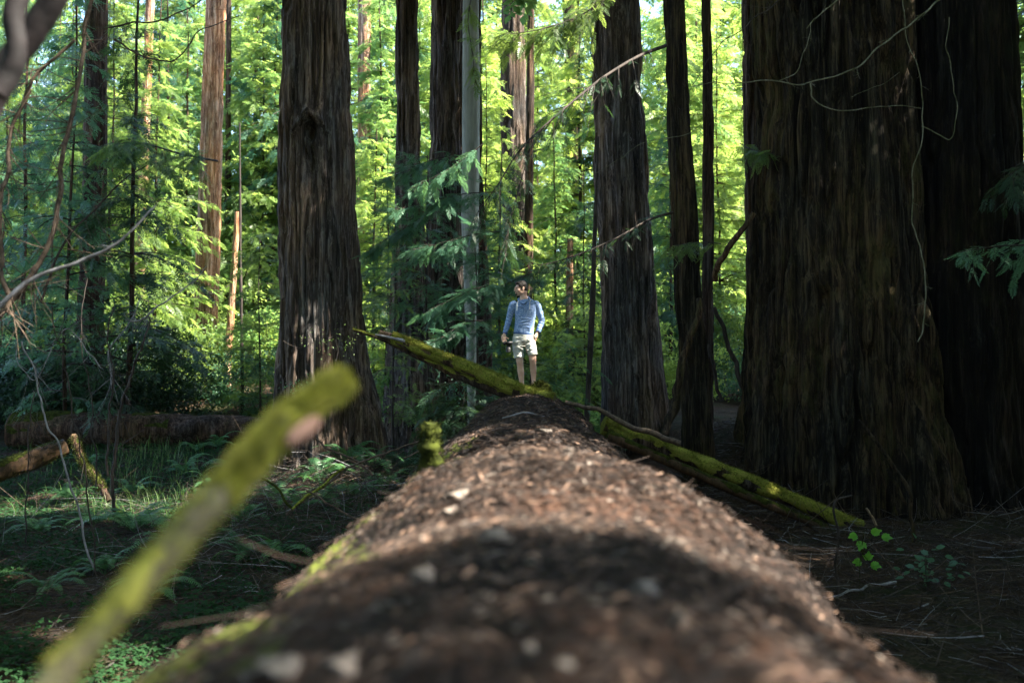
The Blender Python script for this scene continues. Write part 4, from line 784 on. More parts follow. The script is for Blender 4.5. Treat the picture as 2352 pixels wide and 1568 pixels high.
# pale leafy twigs in front of the massive trunk
def leaf_twigs(cpx, cpy, wpx, hpx, d, n, ls, mat, label, seed, name='leafy_shrub'):
    rng = np.random.default_rng(seed); mb = MB(); org = P(cpx, cpy+hpx, d); c = P(cpx, cpy, d)-org; sx, sz = wpx/F*d, hpx/F*d
    nt_ = 12; st = c+rng.normal(size=(nt_, 3))*np.array((sx*.35, .1, sz*.3)); many_twigs(mb, st, rng.normal(size=(nt_, 3))*np.array((1, .4, .6))+np.array((.3, 0, .3)), rng.uniform(.2, .6, nt_), np.full(nt_, .004), rng, .4, 6, 1)
    p = c+rng.normal(size=(n, 3))*np.array((sx*.42, .15, sz*.38)); place(mb, LEAF[0], LEAF[1], p, rng.normal(size=(n, 3)), np.array((0, -.5, 1.))+rng.normal(size=(n, 3))*.6, ls*rng.uniform(.6, 1.2, n), 0)
    tube(mb, resample([(0, 0, 0), c*.5+np.array((.05, 0, 0)), c], 8), np.linspace(.008, .004, 8), 5, 1); o = mb.build(name, [M[mat], BD], smooth=False); o.location = org
    return tag(o, label, 'shrub')
leaf_twigs(770, 780, 120, 50, 16.5, 110, .036, 'leaf_mid', 'pale young leaves on fine twigs before the massive knotted redwood', 1)
leaf_twigs(1060, 880, 60, 60, 15.8, 110, .06, 'leaf_teal', 'pale leaved bush under the propped mossy trunk', 2)
leaf_twigs(690, 890, 60, 30, 17, 80, .05, 'leaf_teal', 'little glossy leaved bush at the left foot of the massive redwood', 3)
leaf_twigs(130, 780, 90, 30, 10.5, 60, .05, 'leaf_mid', 'hanging maple like leaves over the left thicket', 4)

# ------------------------------------------------------------------ bright seedling and dark salal on the right
def seedling():
    base = ground_px(1975, 1345); d = base[1]; mb = MB(); lb = MB(); e = empty('seedling', base, 'bright green seedling with toothed leaves glowing on the dark ground', 'seedling'); rng = np.random.default_rng(2)
    stemtop = P(1985, 1222, d)-base; tube(mb, resample([(0, 0, 0), stemtop*.5+np.array((-.02, 0, 0)), stemtop], 12), .004, 6)
    tips = [(1968, 1228, 200), (1980, 1243, 250), (2002, 1225, 30), (2025, 1232, -10), (1978, 1290, 180), (2000, 1295, -20), (1992, 1285, 90)]
    tv = []; k = 9; t = np.linspace(0, 1, k); wv = .30*np.sin(np.pi*t**.8)*(1+.22*((np.arange(k) % 2)*2-1)); V = np.concatenate([np.stack((t, wv, .08*np.sin(t*3)), -1), np.stack((t, -wv, .08*np.sin(t*3)), -1), np.stack((t, 0*t, 0*t), -1)])
    Fc = np.array([(i, i+1, 2*k+i+1, 2*k+i) for i in range(k-1)]+[(2*k+i, 2*k+i+1, k+i+1, k+i) for i in range(k-1)])
    for (px, py, a) in tips:
        c = P(px, py, d)-base; 
        for da in (-38, 0, 38):
            aa = math.radians(a+da); dv = np.array([(math.cos(aa), -.3, math.sin(aa)*.7)]); place(lb, V, Fc, c[None], dv, np.array([(0, -.8, .6)]), np.array([.12 if da == 0 else .09]))
        tube(mb, resample([stemtop*.6, (stemtop*.6+c)/2, c], 6), .003, 5)
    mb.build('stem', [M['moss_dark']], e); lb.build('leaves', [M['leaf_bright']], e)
seedling()
def salal(cpx, cpy, label, n, seed):
    rng = np.random.default_rng(seed); base = ground_px(cpx, cpy+60); c = P(cpx, cpy, base[1])-base; mb = MB(); lb = MB(); e = empty('salal_plant', base, label, 'plant')
    for i in range(n):
        p = c+rng.normal(size=3)*np.array((.20, .15, .12)); place(lb, LEAF[0]*np.array((1, 1.2, 1)), LEAF[1], p[None], rng.normal(size=(1, 3))*np.array((1, .6, .3)), np.array([(0, -.4, 1)])+rng.normal(size=(1, 3))*.3, np.array([.10]))
        if i % 3 == 0: tube(mb, resample([(0, 0, 0), p*.5, p], 6), .004, 5)
    mb.build('stem', [BD], e); lb.build('leaves', [M['leaf_teal']], e)
salal(2130, 1300, 'dark glossy blue green plant beside the seedling', 42, 5)

# ------------------------------------------------------------------ ferns
def frond_mesh(seed, L=.8, n=26, pl=.11):
    rng = np.random.default_rng(seed); mb = MB(); s = np.linspace(0, 1, 24); pts = np.stack((L*.85*s, .05*np.sin(s*2)*L, L*(1.05*s-.95*s*s)), -1); tube(mb, pts, np.linspace(.005, .0015, 24), 4, cap=False)
    pos, ux, uz, sc = [], [], [], []
    for i in range(n*2):
        t = .12+.88*(i//2+.5)/n; p = np.array([np.interp(t, s, pts[:, c]) for c in range(3)]); tg = norm(np.array([np.interp(min(1, t+.02), s, pts[:, c])-np.interp(t-.02, s, pts[:, c]) for c in range(3)])); sg = 1 if i % 2 else -1
        pos.append(p); lat = norm(np.cross((0, 0, 1), tg)); ux.append(lat*sg+tg*.28+np.array((0, 0, -.18+rng.normal()*.08))); uz.append(np.cross(tg, lat)); sc.append(pl*math.sin(math.pi*min(1, .12+t*.88))**.6*rng.uniform(.9, 1.08)+.01)
    tv = np.array([(0, -.08, 0), (0, .08, 0), (.6, .07, 0), (1, 0, -.06), (.6, -.06, 0)]); place(mb, tv[[0, 1, 2, 3]]*1.0, np.array([(0, 3, 2, 1)]), np.array(pos), np.array(ux), np.array(uz), np.array(sc))
    tv2 = np.array([(0, -.09, 0), (.6, -.075, 0), (1, 0, -.06), (0, .0, 0)]); place(mb, tv2, np.array([(0, 1, 2, 3)]), np.array(pos), np.array(ux), np.array(uz), np.array(sc))
    return mb.mesh('frond', [M['fern']], smooth=False)
fronds = [frond_mesh(i, .75+.12*i) for i in range(3)]
fr = np.random.default_rng(91)
FERNS = [(300, 1110, .8, 'fern in the middle of the grassy patch'), (160, 1130, .8, 'fern between the dark limb and the thin stems'), (240, 1290, .7, 'shadowed fern in the lower left'), (110, 1330, .7, 'shadowed fern near the lower left corner'), (350, 1340, .7, 'shadowed fern left of the near mossy branch'), (420, 1060, .9, 'fern behind the sunny grass'), (200, 1040, .8, 'fern at the foot of the dark slanting limb'), (770, 1000, 1.1, 'fern at the right foot of the massive knotted redwood'), (690, 1030, 1.0, 'fern peeping over the mossy branch top'), (890, 1090, .8, 'fern under the long brown branch by the log'), (820, 1120, .8, 'low fern below the V of mossy sticks'), (760, 1130, .9, 'fern drooping over the green mossy stick'), (480, 1090, .8, 'fern in the grass left of the mossy branch'), (90, 1200, .8, 'fern near the left edge under the dark stems'), (980, 980, .9, 'fern behind the mossy stump'), (640, 1250, .7, 'fern in the dark just right of the mossy branch'), (450, 1010, .7, 'small fern against the left fallen log'), (1460, 1010, .5, 'tiny fern beside the brown limb on the right'), (540, 1055, 1.0, 'fern standing left of the near mossy branch by the grass'), (735, 1085, 1.1, 'broad fern immediately right of the near mossy branch'), (650, 1130, .9, 'fern half hidden behind the near mossy branch'), (700, 1150, .7, 'small fern at the crossing of the two mossy sticks'),
         (800, 1040, 1.1, 'tall fern under the massive knotted redwood'), (860, 1050, 1.1, 'upright fern between the massive redwood and the log'), (930, 1050, .9, 'fern touching the log beside its mossy stump'), (310, 1195, 1.1, 'large arching fern on the shaded floor below the grass'),
         (400, 1230, 1.0, 'fern right of the large arching one on the shaded floor'), (215, 1180, .7, 'small fern left of the large arching one'), (565, 1260, .8, 'fern low in shadow under the mossy branch'), (600, 1010, .8, 'small fern at the end of the left fallen log'), (1370, 1000, .6, 'small fern where the mossy trunk meets the log'), (500, 1000, .8, 'fern in front of the left fallen log'), (560, 1180, .8, 'fern just left of the mossy branch in half shade')]
for (px, py, s, lab) in FERNS:
    b = ground_px(px, py+30); e = empty('fern', b, lab, 'fern', 'ferns left of the log' if px < 1000 else None, fr.uniform(0, 6.28)); n = int(fr.integers(9, 13))
    for k in range(n):
        o = link('frond', fronds[k % 3], e); o.rotation_euler = (fr.normal()*.12, -fr.uniform(-.15, .45), 2*math.pi*(k+fr.uniform(-.3, .3))/n); q = s*fr.uniform(.75, 1.1); o.scale = (q, q, q)

# ------------------------------------------------------------------ ground cover, grass, twigs
def ground_cover():
    rng = np.random.default_rng(14); mb = MB(); n = 90000; y = 7+17*rng.random(n)**.8; x = -(1.0+rng.random(n)**.8*.58*y); k = fbm(x*.8, y*.8, 0, 3, 6) > .25+.2*rng.random(n); x, y = x[k], y[k]; n = len(x)
    h = rng.uniform(.02, .12, n); p = np.stack((x, y, terrain(x, y)+h), -1); m3 = 3
    tv = []; tf = []
    for j in range(3):
        a = j*2.094; c, s = math.cos(a), math.sin(a); q = LEAF[0]*np.array((1, 1.5, 1)); tv.append(np.stack((q[:, 0]*c-q[:, 1]*s, q[:, 0]*s+q[:, 1]*c, q[:, 2]), -1)); tf.append(LEAF[1]+6*j)
    place(mb, np.vstack(tv), np.vstack(tf), p, rng.normal(size=(n, 3))*np.array((1, 1, .2)), np.array((0, 0, 1.))+rng.normal(size=(n, 3))*.3, rng.uniform(.018, .04, n))
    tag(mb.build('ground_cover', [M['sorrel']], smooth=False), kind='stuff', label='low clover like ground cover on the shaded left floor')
ground_cover()
def grass():
    rng = np.random.default_rng(15); mb = MB(); n = 800; px = np.concatenate((rng.normal(330, 80, n*2//3), rng.uniform(40, 620, n-n*2//3))); d = rng.uniform(15.5, 23.5, n); x = (px-CX)/F*d; p = np.stack((x, d, terrain(x, d)), -1)
    L = rng.uniform(.15, .65, n); seg = 5; t = np.linspace(0, 1, seg); dr = norm(rng.normal(size=(n, 3))*np.array((1, 1, 0)))*rng.uniform(.1, .6, n)[:, None]; wd = rng.uniform(.004, .009, n); sd = norm(np.cross(dr, (0, 0, 1)))
    c = p[:, None]+np.array((0, 0, 1.))*(L[:, None]*(t-.25*t*t))[..., None]+dr[:, None]*(L[:, None]*t*t)[..., None]; wv = (wd[:, None]*(1-t*.95))[..., None]*sd[:, None]
    V = np.stack((c-wv, c+wv), 2).reshape(-1, 3); b = (np.arange(n)*seg*2)[:, None]; s = (np.arange(seg-1)*2)[None]; f = np.stack((b+s, b+s+1, b+s+3, b+s+2), -1).reshape(-1, 4); mb.add(V, f)
    tag(mb.build('grass', [M['grass']], smooth=False), kind='stuff', label='tufts of long grass before the left fallen log')
grass()
def floor_twigs():
    rng = np.random.default_rng(16); mb = MB()
    for (n, x0, x1, y0, y1, L, r) in ((6500, 1.0, 9.0, 7.5, 17.5, .38, .0035), (900, 1.2, 9, 8, 17, .9, .008), (3500, -9, -.9, 7.5, 22, .25, .003), (350, -9, -1, 8, 20, .8, .007), (2600, -9, -1, 8, 17, .5, .003), (500, -8.5, -2, 14, 20, 1.1, .006), (1500, -4.6, -1.3, 10.5, 17.5, .75, .004), (2600, 3.0, 5.4, 15.5, 18.5, .4, .004)):
        x = rng.uniform(x0, x1, n); y = rng.uniform(y0, y1, n); p = np.stack((x, y, terrain(x, y)+rng.uniform(0, .10 if n != 1500 else .45, n)), -1)
        many_twigs(mb, p, rng.normal(size=(n, 3))*np.array((1, 1, .22 if n != 1500 else .5)), L*rng.uniform(.3, 1.2, n), r*rng.uniform(.5, 1.3, n), rng, .35, 5, 0 if rng.random() < 0 else rng.choice([0, 0, 4, 4, 2, 0, 4, 4, 1], n).repeat(12))
    n = 30000; x = rng.uniform(-9, 9, n); y = rng.uniform(7, 20, n); p = np.stack((x, y, terrain(x, y)+.02), -1); tv, tf = rhomb(1, .15)
    place(mb, tv, tf, p, rng.normal(size=(n, 3))*np.array((1, 1, .25)), np.array((0, 0, 1.))+rng.normal(size=(n, 3))*.4, rng.uniform(.04, .13, n), rng.choice([4, 2, 3, 3], n))
    tag(mb.build('twig_litter', [SB, BP, M['needle_a'], M['needle_d'], BD], smooth=False), kind='stuff', label='tangle of fallen twigs and needles on the forest floor')
floor_twigs()

# ------------------------------------------------------------------ the man
def mat_skin():
    b = NB('skin'); v = b.coords(); n = b.noise(v, 9, 3, .6); c = b.ramp(n, [(.35, (.50, .28, .20)), (.65, (.62, .39, .29))]); p = b.n('BsdfPrincipled'); b.l(c, p.inputs['Base Color']); p.inputs['Roughness'].default_value = .5; p.inputs['Subsurface Weight'].default_value = .08; return b.done(p.outputs[0])
def mat_shirt():
    b = NB('heathered_knit'); v = b.coords((1, 1, 3.2)); n = b.noise(v, 42, 4, .75, .6); n2 = b.noise(b.coords(), 9, 4, .6)
    c = b.ramp(n, [(.36, (.05, .11, .26)), (.50, (.15, .24, .44)), (.64, (.46, .54, .70))]); return b.done(b.bsdf(c, .9, .1, b.math('ADD', n2, b.math('MULTIPLY', n, .25)), .5, .02))
def mat_cloth(name, a, c, sc=11):
    b = NB(name); n = b.noise(b.coords((1, 1, 2.6)), sc, 4, .6, .5); return b.done(b.bsdf(b.ramp(n, [(.35, a), (.65, c)]), .85, .1, n, .7, .03))
SKIN, SHIRT = mat_skin(), mat_shirt()
SHORTS = mat_cloth('stone_cotton', (.40, .40, .37), (.52, .52, .48)); WHITE = mat_cloth('white_cord', (.75, .75, .75), (.82, .82, .82))
HAIR = simple_mat('dark_brown_hair', (.008, .006, .005), (.028, .019, .014), 90, (1, 1, .3), .6, .3); BLACK = simple_mat('black_rubber', (.008, .008, .009), (.02, .02, .022), 20, (1, 1, 1), .45, .4)
CUFF = mat_cloth('shirt_trim', (.045, .085, .20), (.10, .16, .33)); SHOE = simple_mat('dark_shoe', (.03, .028, .026), (.07, .065, .06), 14); LENS = simple_mat('lens_glass', (.01, .01, .02), (.02, .02, .04), 3, (1, 1, 1), .1, .6)
def loft(mb, rings, k=20, cap=True):
    """rings: (x, y, z, rx, ry[, tilt towards]) ; cross-sections are perpendicular to the path"""
    pts = np.array([r[:3] for r in rings], float); T = norm(np.gradient(pts, axis=0)); V = []; th = np.linspace(0, 2*np.pi, k, endpoint=False)
    for i, r in enumerate(rings):
        A = np.array((1., 0, 0)) - T[i]*T[i][0]; A = norm(A); B = np.cross(T[i], A); V.append(pts[i]+np.outer(np.cos(th)*r[3], A)+np.outer(np.sin(th)*r[4], B))
    n = len(rings); V = np.vstack(V); i = np.arange(n-1)[:, None]*k; j = np.arange(k)[None]; j2 = (j+1) % k
    mb.add(V, np.stack((i+j, i+j2, i+k+j2, i+k+j), -1).reshape(-1, 4))
    if cap:
        for e, fl in ((0, 1), (n-1, 0)):
            vv = np.vstack((pts[e][None], V[e*k:(e+1)*k])); ff = np.array([(0, 1+a, 1+(a+1) % k) for a in range(k)]); mb.add(vv, ff[:, ::-1] if fl else ff)
def sm_rings(rings, n): return resample(np.array(rings, float), n)
def ball(mb, c, r, rot=None, k=20):
    u, v = np.meshgrid(np.linspace(0, 2*np.pi, k, endpoint=False), np.linspace(0.01, np.pi-.01, k//2+2)); V = np.stack((np.cos(u)*np.sin(v)*r[0], np.sin(u)*np.sin(v)*r[1], np.cos(v)*r[2]), -1).reshape(-1, 3)
    if rot is not None: V = V@np.array(rot.to_matrix()).T
    nn = k//2+2; i = np.arange(nn-1)[:, None]*k; j = np.arange(k)[None]; j2 = (j+1) % k; mb.add(V+np.array(c), np.stack((i+j, i+k+j, i+k+j2, i+j2), -1).reshape(-1, 4))
    e0 = np.vstack((V[:k].mean(0)[None], V[:k]))+np.array(c); e1 = np.vstack((V[-k:].mean(0)[None], V[-k:]))+np.array(c); ff = np.array([(0, 1+a, 1+(a+1) % k) for a in range(k)]); mb.add(e0, ff); mb.add(e1, ff[:, ::-1])
def remesh(o, vs, sm=4):
    m = o.modifiers.new('remesh', 'REMESH'); m.mode = 'VOXEL'; m.voxel_size = vs; m.use_smooth_shade = True
    s = o.modifiers.new('smooth', 'SMOOTH'); s.iterations = sm; s.factor = .5
def man():
    from mathutils import Euler
    base = P(1160, 901, 16.0); base = np.array((P(1110*0+1200, 901, 16.0)[0], 16.0, 2.035)); e = empty('person', base, 'man in blue hooded shirt and pale shorts standing on the log', 'person')
    # --- head, in its own frame: -Y is the face; turned to the image left
    HR = Matrix.Rotation(math.radians(-68), 3, 'Z') @ Matrix.Rotation(math.radians(3), 3, 'X'); hc = np.array((-.028, .0, 1.685))
    def H(p): return tuple(np.array(HR @ Vector(p))+hc)
    hr = HR.to_quaternion()
    def hb(mb, p, r, rx=0, rz=0): ball(mb, H(p), r, (HR @ Euler((rx, 0, rz)).to_matrix()).to_quaternion())
    mb = MB()
    hb(mb, (0, .012, .030), (.073, .090, .082)); hb(mb, (0, -.022, -.012), (.064, .066, .082)); hb(mb, (0, -.040, -.062), (.047, .046, .048)); hb(mb, (0, -.066, -.092), (.026, .022, .022))
    hb(mb, (0, -.096, -.012), (.012, .014, .028), rx=.35); hb(mb, (0, -.107, -.026), (.014, .013, .012)); hb(mb, (0, -.082, .026), (.052, .014, .012))
    hb(mb, (0, -.088, -.054), (.022, .012, .006)); hb(mb, (0, -.086, -.065), (.020, .012, .007))
    for s in (-1, 1):
        hb(mb, (s*.045, -.058, -.022), (.022, .022, .024)); hb(mb, (s*.056, -.008, -.060), (.016, .036, .026)); hb(mb, (s*.076, .012, -.010), (.008, .018, .031), rx=-.15); hb(mb, (s*.079, .020, .002), (.006, .015, .02))
        hb(mb, (s*.011, -.100, -.030), (.008, .010, .008))
    # neck and upper chest
    loft(mb, sm_rings([(.020, .01, 1.655, .056, .060), (.016, .012, 1.60, .056, .058), (.020, .012, 1.55, .060, .062), (.028, .012, 1.50, .085, .07), (.035, .01, 1.44, .12, .085)], 14))
    # torso under the clothes
    loft(mb, sm_rings([(.035, .01, 1.46, .14, .085), (.04, .005, 1.35, .155, .10), (.035, .005, 1.2, .140, .098), (.02, .005, 1.05, .135, .095), (.013, .005, .95, .145, .10), (.012, .005, .85, .14, .10)], 16))
    # arms
    loft(mb, sm_rings([(-.14, .01, 1.43, .05, .05), (-.19, .02, 1.29, .043, .045), (-.222, .03, 1.17, .037, .038), (-.25, .015, 1.08, .037, .036), (-.278, -.01, .985, .027, .025), (-.288, -.02, .945, .026, .022)], 20))
    loft(mb, sm_rings([(.21, .01, 1.43, .05, .05), (.275, .03, 1.30, .044, .045), (.315, .05, 1.18, .037, .038), (.30, .02, 1.11, .037, .036), (.262, -.03, 1.01, .028, .025), (.235, -.05, .965, .026, .03), (.205, -.055, .90, .03, .038)], 20))
    # legs
    for K in ([(-.065, .0, .86, .085, .09), (-.062, -.005, .72, .077, .08), (-.050, -.01, .58, .060, .064), (-.042, -.014, .515, .055, .060), (-.034, 0, .44, .050, .052), (-.026, .012, .36, .054, .058), (-.016, .012, .25, .044, .046), (-.004, .006, .13, .033, .036), (0, .004, .06, .036, .042)],
              [(.095, .0, .86, .085, .09), (.125, -.02, .72, .077, .08), (.158, -.05, .60, .060, .064), (.164, -.06, .54, .055, .060), (.168, -.045, .47, .050, .052), (.172, -.03, .40, .053, .057), (.176, -.03, .30, .044, .046), (.178, -.04, .19, .033, .036), (.178, -.045, .11, .036, .042)]):
        loft(mb, sm_rings(K, 34))
    ball(mb, (-.042, -.055, .515), (.030, .02, .034)); ball(mb, (.164, -.105, .545), (.030, .02, .034))
    # the hand on the camera: palm, four bent fingers and a thumb
    def finger(pts, r):
        loft(mb, [(p[0], p[1], p[2], r*(1-.12*i), r*(1-.12*i)) for i, p in enumerate(resample(pts, 7))], 10)
    loft(mb, sm_rings([(-.288, -.02, .955, .024, .018), (-.297, -.028, .925, .036, .019), (-.300, -.036, .89, .041, .019), (-.292, -.046, .862, .038, .017)], 10), 16)
    finger([(-.322, -.040, .87), (-.325, -.058, .838), (-.305, -.078, .818), (-.282, -.080, .812)], .0095)
    finger([(-.304, -.046, .862), (-.306, -.068, .832), (-.288, -.086, .812), (-.264, -.088, .808)], .0098)
    finger([(-.284, -.048, .862), (-.284, -.072, .836), (-.268, -.090, .820), (-.246, -.092, .816)], .0095)
    finger([(-.268, -.048, .868), (-.262, -.072, .848), (-.248, -.088, .834), (-.232, -.088, .828)], .0085)
    finger([(-.276, -.034, .915), (-.252, -.055, .898), (-.232, -.072, .884), (-.216, -.080, .872)], .0110)
    # the thumb of the pocketed hand stays outside
    finger([(.226, -.062, .955), (.205, -.082, .945), (.190, -.09, .925)], .0105)
    for dx in range(4): finger([(.222-.014*dx, -.055, .90), (.216-.014*dx, -.065, .86), (.206-.014*dx, -.062, .82)], .009)
    o = mb.build('body', [SKIN], e); remesh(o, .0045, 3)
    # eyes, brows, lips
    mb = MB()
    for s in (-1, 1): hb(mb, (s*.030, -.078, .006), (.011, .010, .006))
    mb.build('eyes', [BLACK], e)
    mb = MB()
    for s in (-1, 1): hb(mb, (s*.031, -.082, .023), (.018, .007, .0035), rz=s*.25)
    mb.build('eyebrows', [HAIR], e)
    mb = MB(); hb(mb, (0, -.070, -.092), (.026, .021, .018)); hb(mb, (0, -.094, -.044), (.022, .010, .005))
    for s in (-1, 1): hb(mb, (s*.025, -.082, -.066), (.004, .008, .016))
    o = mb.build('beard', [HAIR], e); remesh(o, .004, 2)
    # hair: cap with a short front
    mb = MB(); hb(mb, (0, .022, .052), (.077, .092, .074)); hb(mb, (0, .052, .005), (.071, .062, .075)); hb(mb, (0, -.045, .088), (.055, .045, .028)); hb(mb, (0, .078, -.035), (.052, .03, .045))
    for s in (-1, 1): hb(mb, (s*.067, -.004, .022), (.010, .020, .045)); hb(mb, (s*.060, -.03, .055), (.015, .03, .035))
    rng = np.random.default_rng(4)
    for _ in range(60):
        a, b = rng.uniform(0, 6.28), rng.uniform(.1, 1.2); hb(mb, (.07*math.cos(a)*math.sin(b), .022+.085*math.sin(a)*math.sin(b), .056+.07*math.cos(b)), (.010, .014, .009))
    o = mb.build('hair', [HAIR], e); remesh(o, .004, 2)
    # hooded shirt
    mb = MB()
    loft(mb, [tuple(r) for r in sm_rings([(.036, .010, 1.515, .085, .070), (.040, .010, 1.49, .135, .085), (.042, .010, 1.455, .178, .100), (.046, .008, 1.40, .185, .118), (.048, .004, 1.30, .178, .125), (.040, .002, 1.18, .160, .118), (.028, .002, 1.06, .156, .116), (.018, .002, .985, .162, .120), (.016, .002, .955, .162, .120)], 40)], 44)
    def creased(K, n, seed, a=.006):
        R_ = sm_rings(K, n); s = np.arange(n); w_ = np.sin(s*1.7+seed)*np.linspace(.2, 1, n)*a; R_[:, 3] += w_; R_[:, 4] += w_; return [tuple(r) for r in R_]
    loft(mb, creased([(-.10, .01, 1.45, .055, .07), (-.150, .012, 1.425, .064, .068), (-.185, .018, 1.32, .057, .060), (-.212, .026, 1.21, .050, .052), (-.232, .025, 1.14, .048, .050), (-.256, .008, 1.05, .044, .044), (-.276, -.008, .995, .038, .038), (-.281, -.012, .975, .036, .036)], 34, 0), 26)
    loft(mb, creased([(.17, .01, 1.45, .055, .07), (.226, .012, 1.425, .064, .068), (.270, .025, 1.32, .057, .060), (.305, .042, 1.215, .050, .052), (.312, .045, 1.165, .050, .052), (.296, .02, 1.10, .047, .048), (.272, -.012, 1.045, .040, .040), (.262, -.026, 1.015, .037, .037)], 34, 2), 26)
    for i in range(9):                                    # soft folds across the waist
        z = 1.02+i*.045; ball(mb, (.03+.03*math.sin(i*2.1), -.108+.004*math.cos(i), z), (.11, .012, .008), Euler((0, .25*math.sin(i*1.7), 0)).to_quaternion())
    o = mb.build('hooded_shirt', [SHIRT], e); remesh(o, .006, 3); sh = o
    mb = MB()                                              # neckline and folded hood lying on the shoulders
    ring = [(-.065, .02, 1.52), (-.060, -.045, 1.495), (-.02, -.095, 1.46), (.018, -.112, 1.435), (.055, -.100, 1.465), (.098, -.05, 1.51), (.108, .02, 1.54), (.08, .09, 1.545), (.02, .11, 1.54), (-.04, .08, 1.53), (-.065, .02, 1.52)]
    pts = resample(ring, 60); tube(mb, pts, .016+.012*np.clip(pts[:, 1]*8, 0, 1), 12); tube(mb, resample([(.018, -.118, 1.44), (.020, -.130, 1.40), (.020, -.133, 1.36)], 8), .007, 8)
    mb.build('hood', [SHIRT], sh)
    mb = MB(); tube(mb, resample([(-.02, -.105, 1.456), (.018, -.122, 1.432), (.062, -.104, 1.468), (.095, -.062, 1.505)], 20), .009, 8); mb.build('collar_trim', [CUFF], sh)
    for x, z0, z1 in ((-.085, 1.475, 1.335), (.118, 1.50, 1.355)):
        mb = MB(); tube(mb, resample([(x+.02, -.075, z0+.01), (x, -.108, z0-.03), (x-.002, -.134, (z0+z1)/2), (x-.005, -.137, z1)], 14), .0055, 8); ball(mb, (x-.005, -.137, z1), (.008, .008, .012)); mb.build('drawstring', [WHITE], sh)
    mb = MB()
    for z in (1.405, 1.375): ball(mb, (.02, -.139, z), (.006, .003, .006))
    mb.build('buttons', [CUFF], sh)
    for K in ((-.281, -.012, .972, .037), (.260, -.028, 1.012, .038)):
        mb = MB(); d = np.array((-.02, -.012, -.03)) if K[0] < 0 else np.array((-.02, -.03, -.05)); p = np.array(K[:3]); tube(mb, [p-d*.6, p, p+d*.4], K[3]+.002, 22); mb.build('cuff', [CUFF], sh)
    mb = MB(); loft(mb, [(.017, .002, .975, .166, .124), (.016, .002, .962, .166, .124), (.015, .002, .948, .164, .122)], 44); mb.build('hem', [CUFF], sh)
    # shorts
    mb = MB(); loft(mb, [tuple(r) for r in sm_rings([(.015, .0, .985, .155, .112), (.014, .0, .93, .165, .120), (.018, .0, .87, .172, .125), (.02, 0, .83, .170, .12)], 12)], 40)
    for K, sd in (([(-.07, .0, .90, .088, .115), (-.072, -.003, .80, .092, .108), (-.070, -.008, .70, .086, .098), (-.062, -.010, .62, .080, .092), (-.058, -.010, .575, .082, .094)], 1), ([(.105, .0, .90, .088, .115), (.122, -.015, .80, .092, .108), (.142, -.035, .72, .084, .096), (.158, -.05, .65, .078, .09), (.163, -.055, .615, .079, .091)], 3)):
        R_ = sm_rings(K, 24); s = np.arange(24); R_[:, 3] += np.sin(s*1.1+sd)*.003; R_[:, 4] += np.sin(s*1.3+sd)*.004; loft(mb, [tuple(r) for r in R_], 30)
    for i in range(7): ball(mb, (.02+.09*math.sin(i*2.4), -.110, .90-i*.035), (.05, .014, .006), Euler((0, .5*math.sin(i*1.3+1), 0)).to_quaternion())
    o = mb.build('shorts', [SHORTS], e); remesh(o, .006, 2); st = o
    mb = MB(); tube(mb, resample([(.165, -.112, .955), (.19, -.105, .92), (.205, -.08, .885)], 8), .006, 8); mb.build('pocket_edge', [SHORTS], st)
    # watch
    mb = MB(); c = np.array((.247, -.047, .985)); d = norm(np.array((-.027, -.025, -.05))); tube(mb, [c-d*.011, c, c+d*.011], .031, 20); w_ = mb.build('watch', [BLACK], e); mb = MB(); ball(mb, c+np.array((.018, -.028, .0)), (.017, .010, .018)); mb.build('watch_face', [LENS], w_)
    # shoes
    for fx, fy, fz in ((.0, -.03, 0.0), (.178, -.08, .05)):
        mb = MB(); ball(mb, (fx, fy-.05, fz+.032), (.046, .095, .034)); ball(mb, (fx, fy+.045, fz+.045), (.040, .055, .048)); o = mb.build('shoe', [SHOE], e); remesh(o, .006, 2)
    # the camera in his hand is a thing of its own
    cb = base+np.array((-.225, -.105, .80)); c = empty('photo_camera', cb, 'black photo camera with a long lens hanging from the man\'s hand', 'camera')
    import bmesh
    def bevbox(name, ctr, size, mat, parent, bev=.006):
        bm = bmesh.new(); bmesh.ops.create_cube(bm, size=1); bmesh.ops.scale(bm, vec=size, verts=bm.verts); bmesh.ops.bevel(bm, geom=bm.edges[:], offset=bev, segments=3, affect='EDGES'); bmesh.ops.translate(bm, vec=ctr, verts=bm.verts)
        me = bpy.data.meshes.new(name); bm.to_mesh(me); bm.free(); me.materials.append(mat); [setattr(p, 'use_smooth', True) for p in me.polygons]; return link(name, me, parent)
    bevbox('camera_body', (0, 0, .01), (.135, .075, .055), BLACK, c, .010); bevbox('grip', (-.062, -.006, .004), (.034, .085, .075), BLACK, c, .012); bevbox('viewfinder', (.005, .038, .015), (.045, .03, .04), BLACK, c, .008)
    mb = MB(); tube(mb, [(.005, 0, -.015), (.003, 0, -.03), (.003, 0, -.031), (0, 0, -.075), (0, 0, -.076), (-.002, 0, -.135)], np.array([.036, .036, .033, .035, .039, .040]), 28); ln = mb.build('lens', [BLACK], c)
    mb = MB(); tube(mb, [(-.001, 0, -.085), (-.001, 0, -.105)], .0415, 28); mb.build('focus_ring', [SHOE], ln); mb = MB(); ball(mb, (-.002, 0, -.134), (.034, .034, .006)); mb.build('front_glass', [LENS], ln)
    mb = MB(); ball(mb, (.052, -.022, .042), (.010, .010, .008)); mb.build('dial', [SHOE], c)
man()

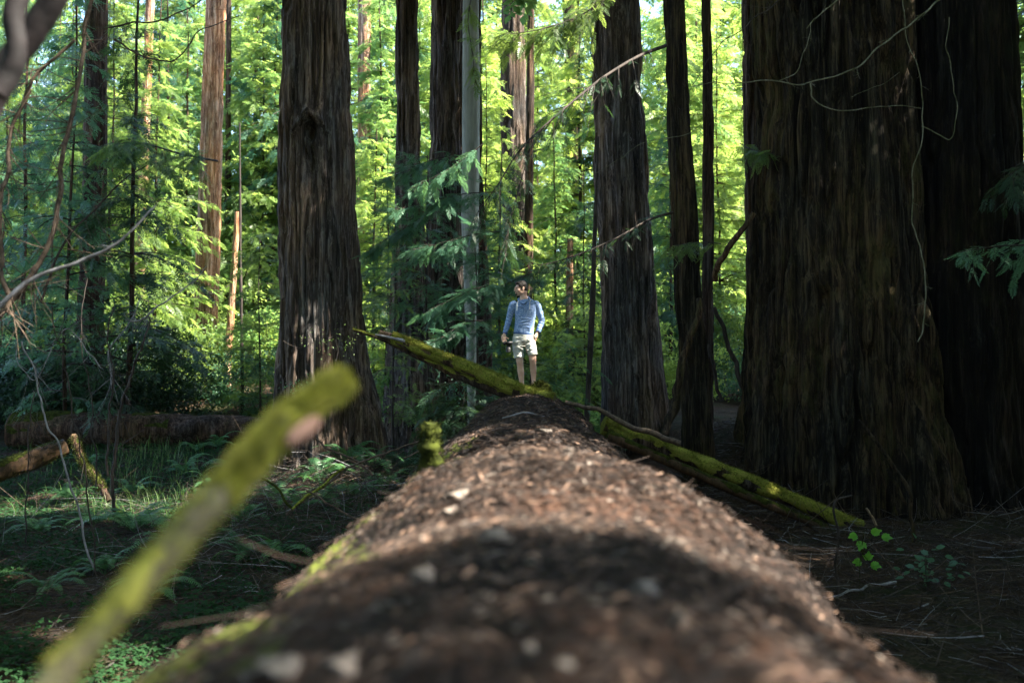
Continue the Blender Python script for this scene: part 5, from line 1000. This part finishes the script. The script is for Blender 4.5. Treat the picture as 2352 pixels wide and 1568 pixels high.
# same-looking neighbours of one group: say which is nearer
import collections
_d = collections.defaultdict(list)
for o in COL.objects:
    if o.parent is None and 'label' in o and 'outside the frame' not in o['label'] and o.get('kind') is None: _d[o['label']].append(o)
for k, v in _d.items():
    if 1 < len(v) < 4:
        v.sort(key=lambda o: o.location.y)
        for o, t in zip(v, ('the nearer one', 'the farther one') if len(v) == 2 else ('the nearest of three', 'the middle of three', 'the farthest of three')): o['label'] = k+', '+t
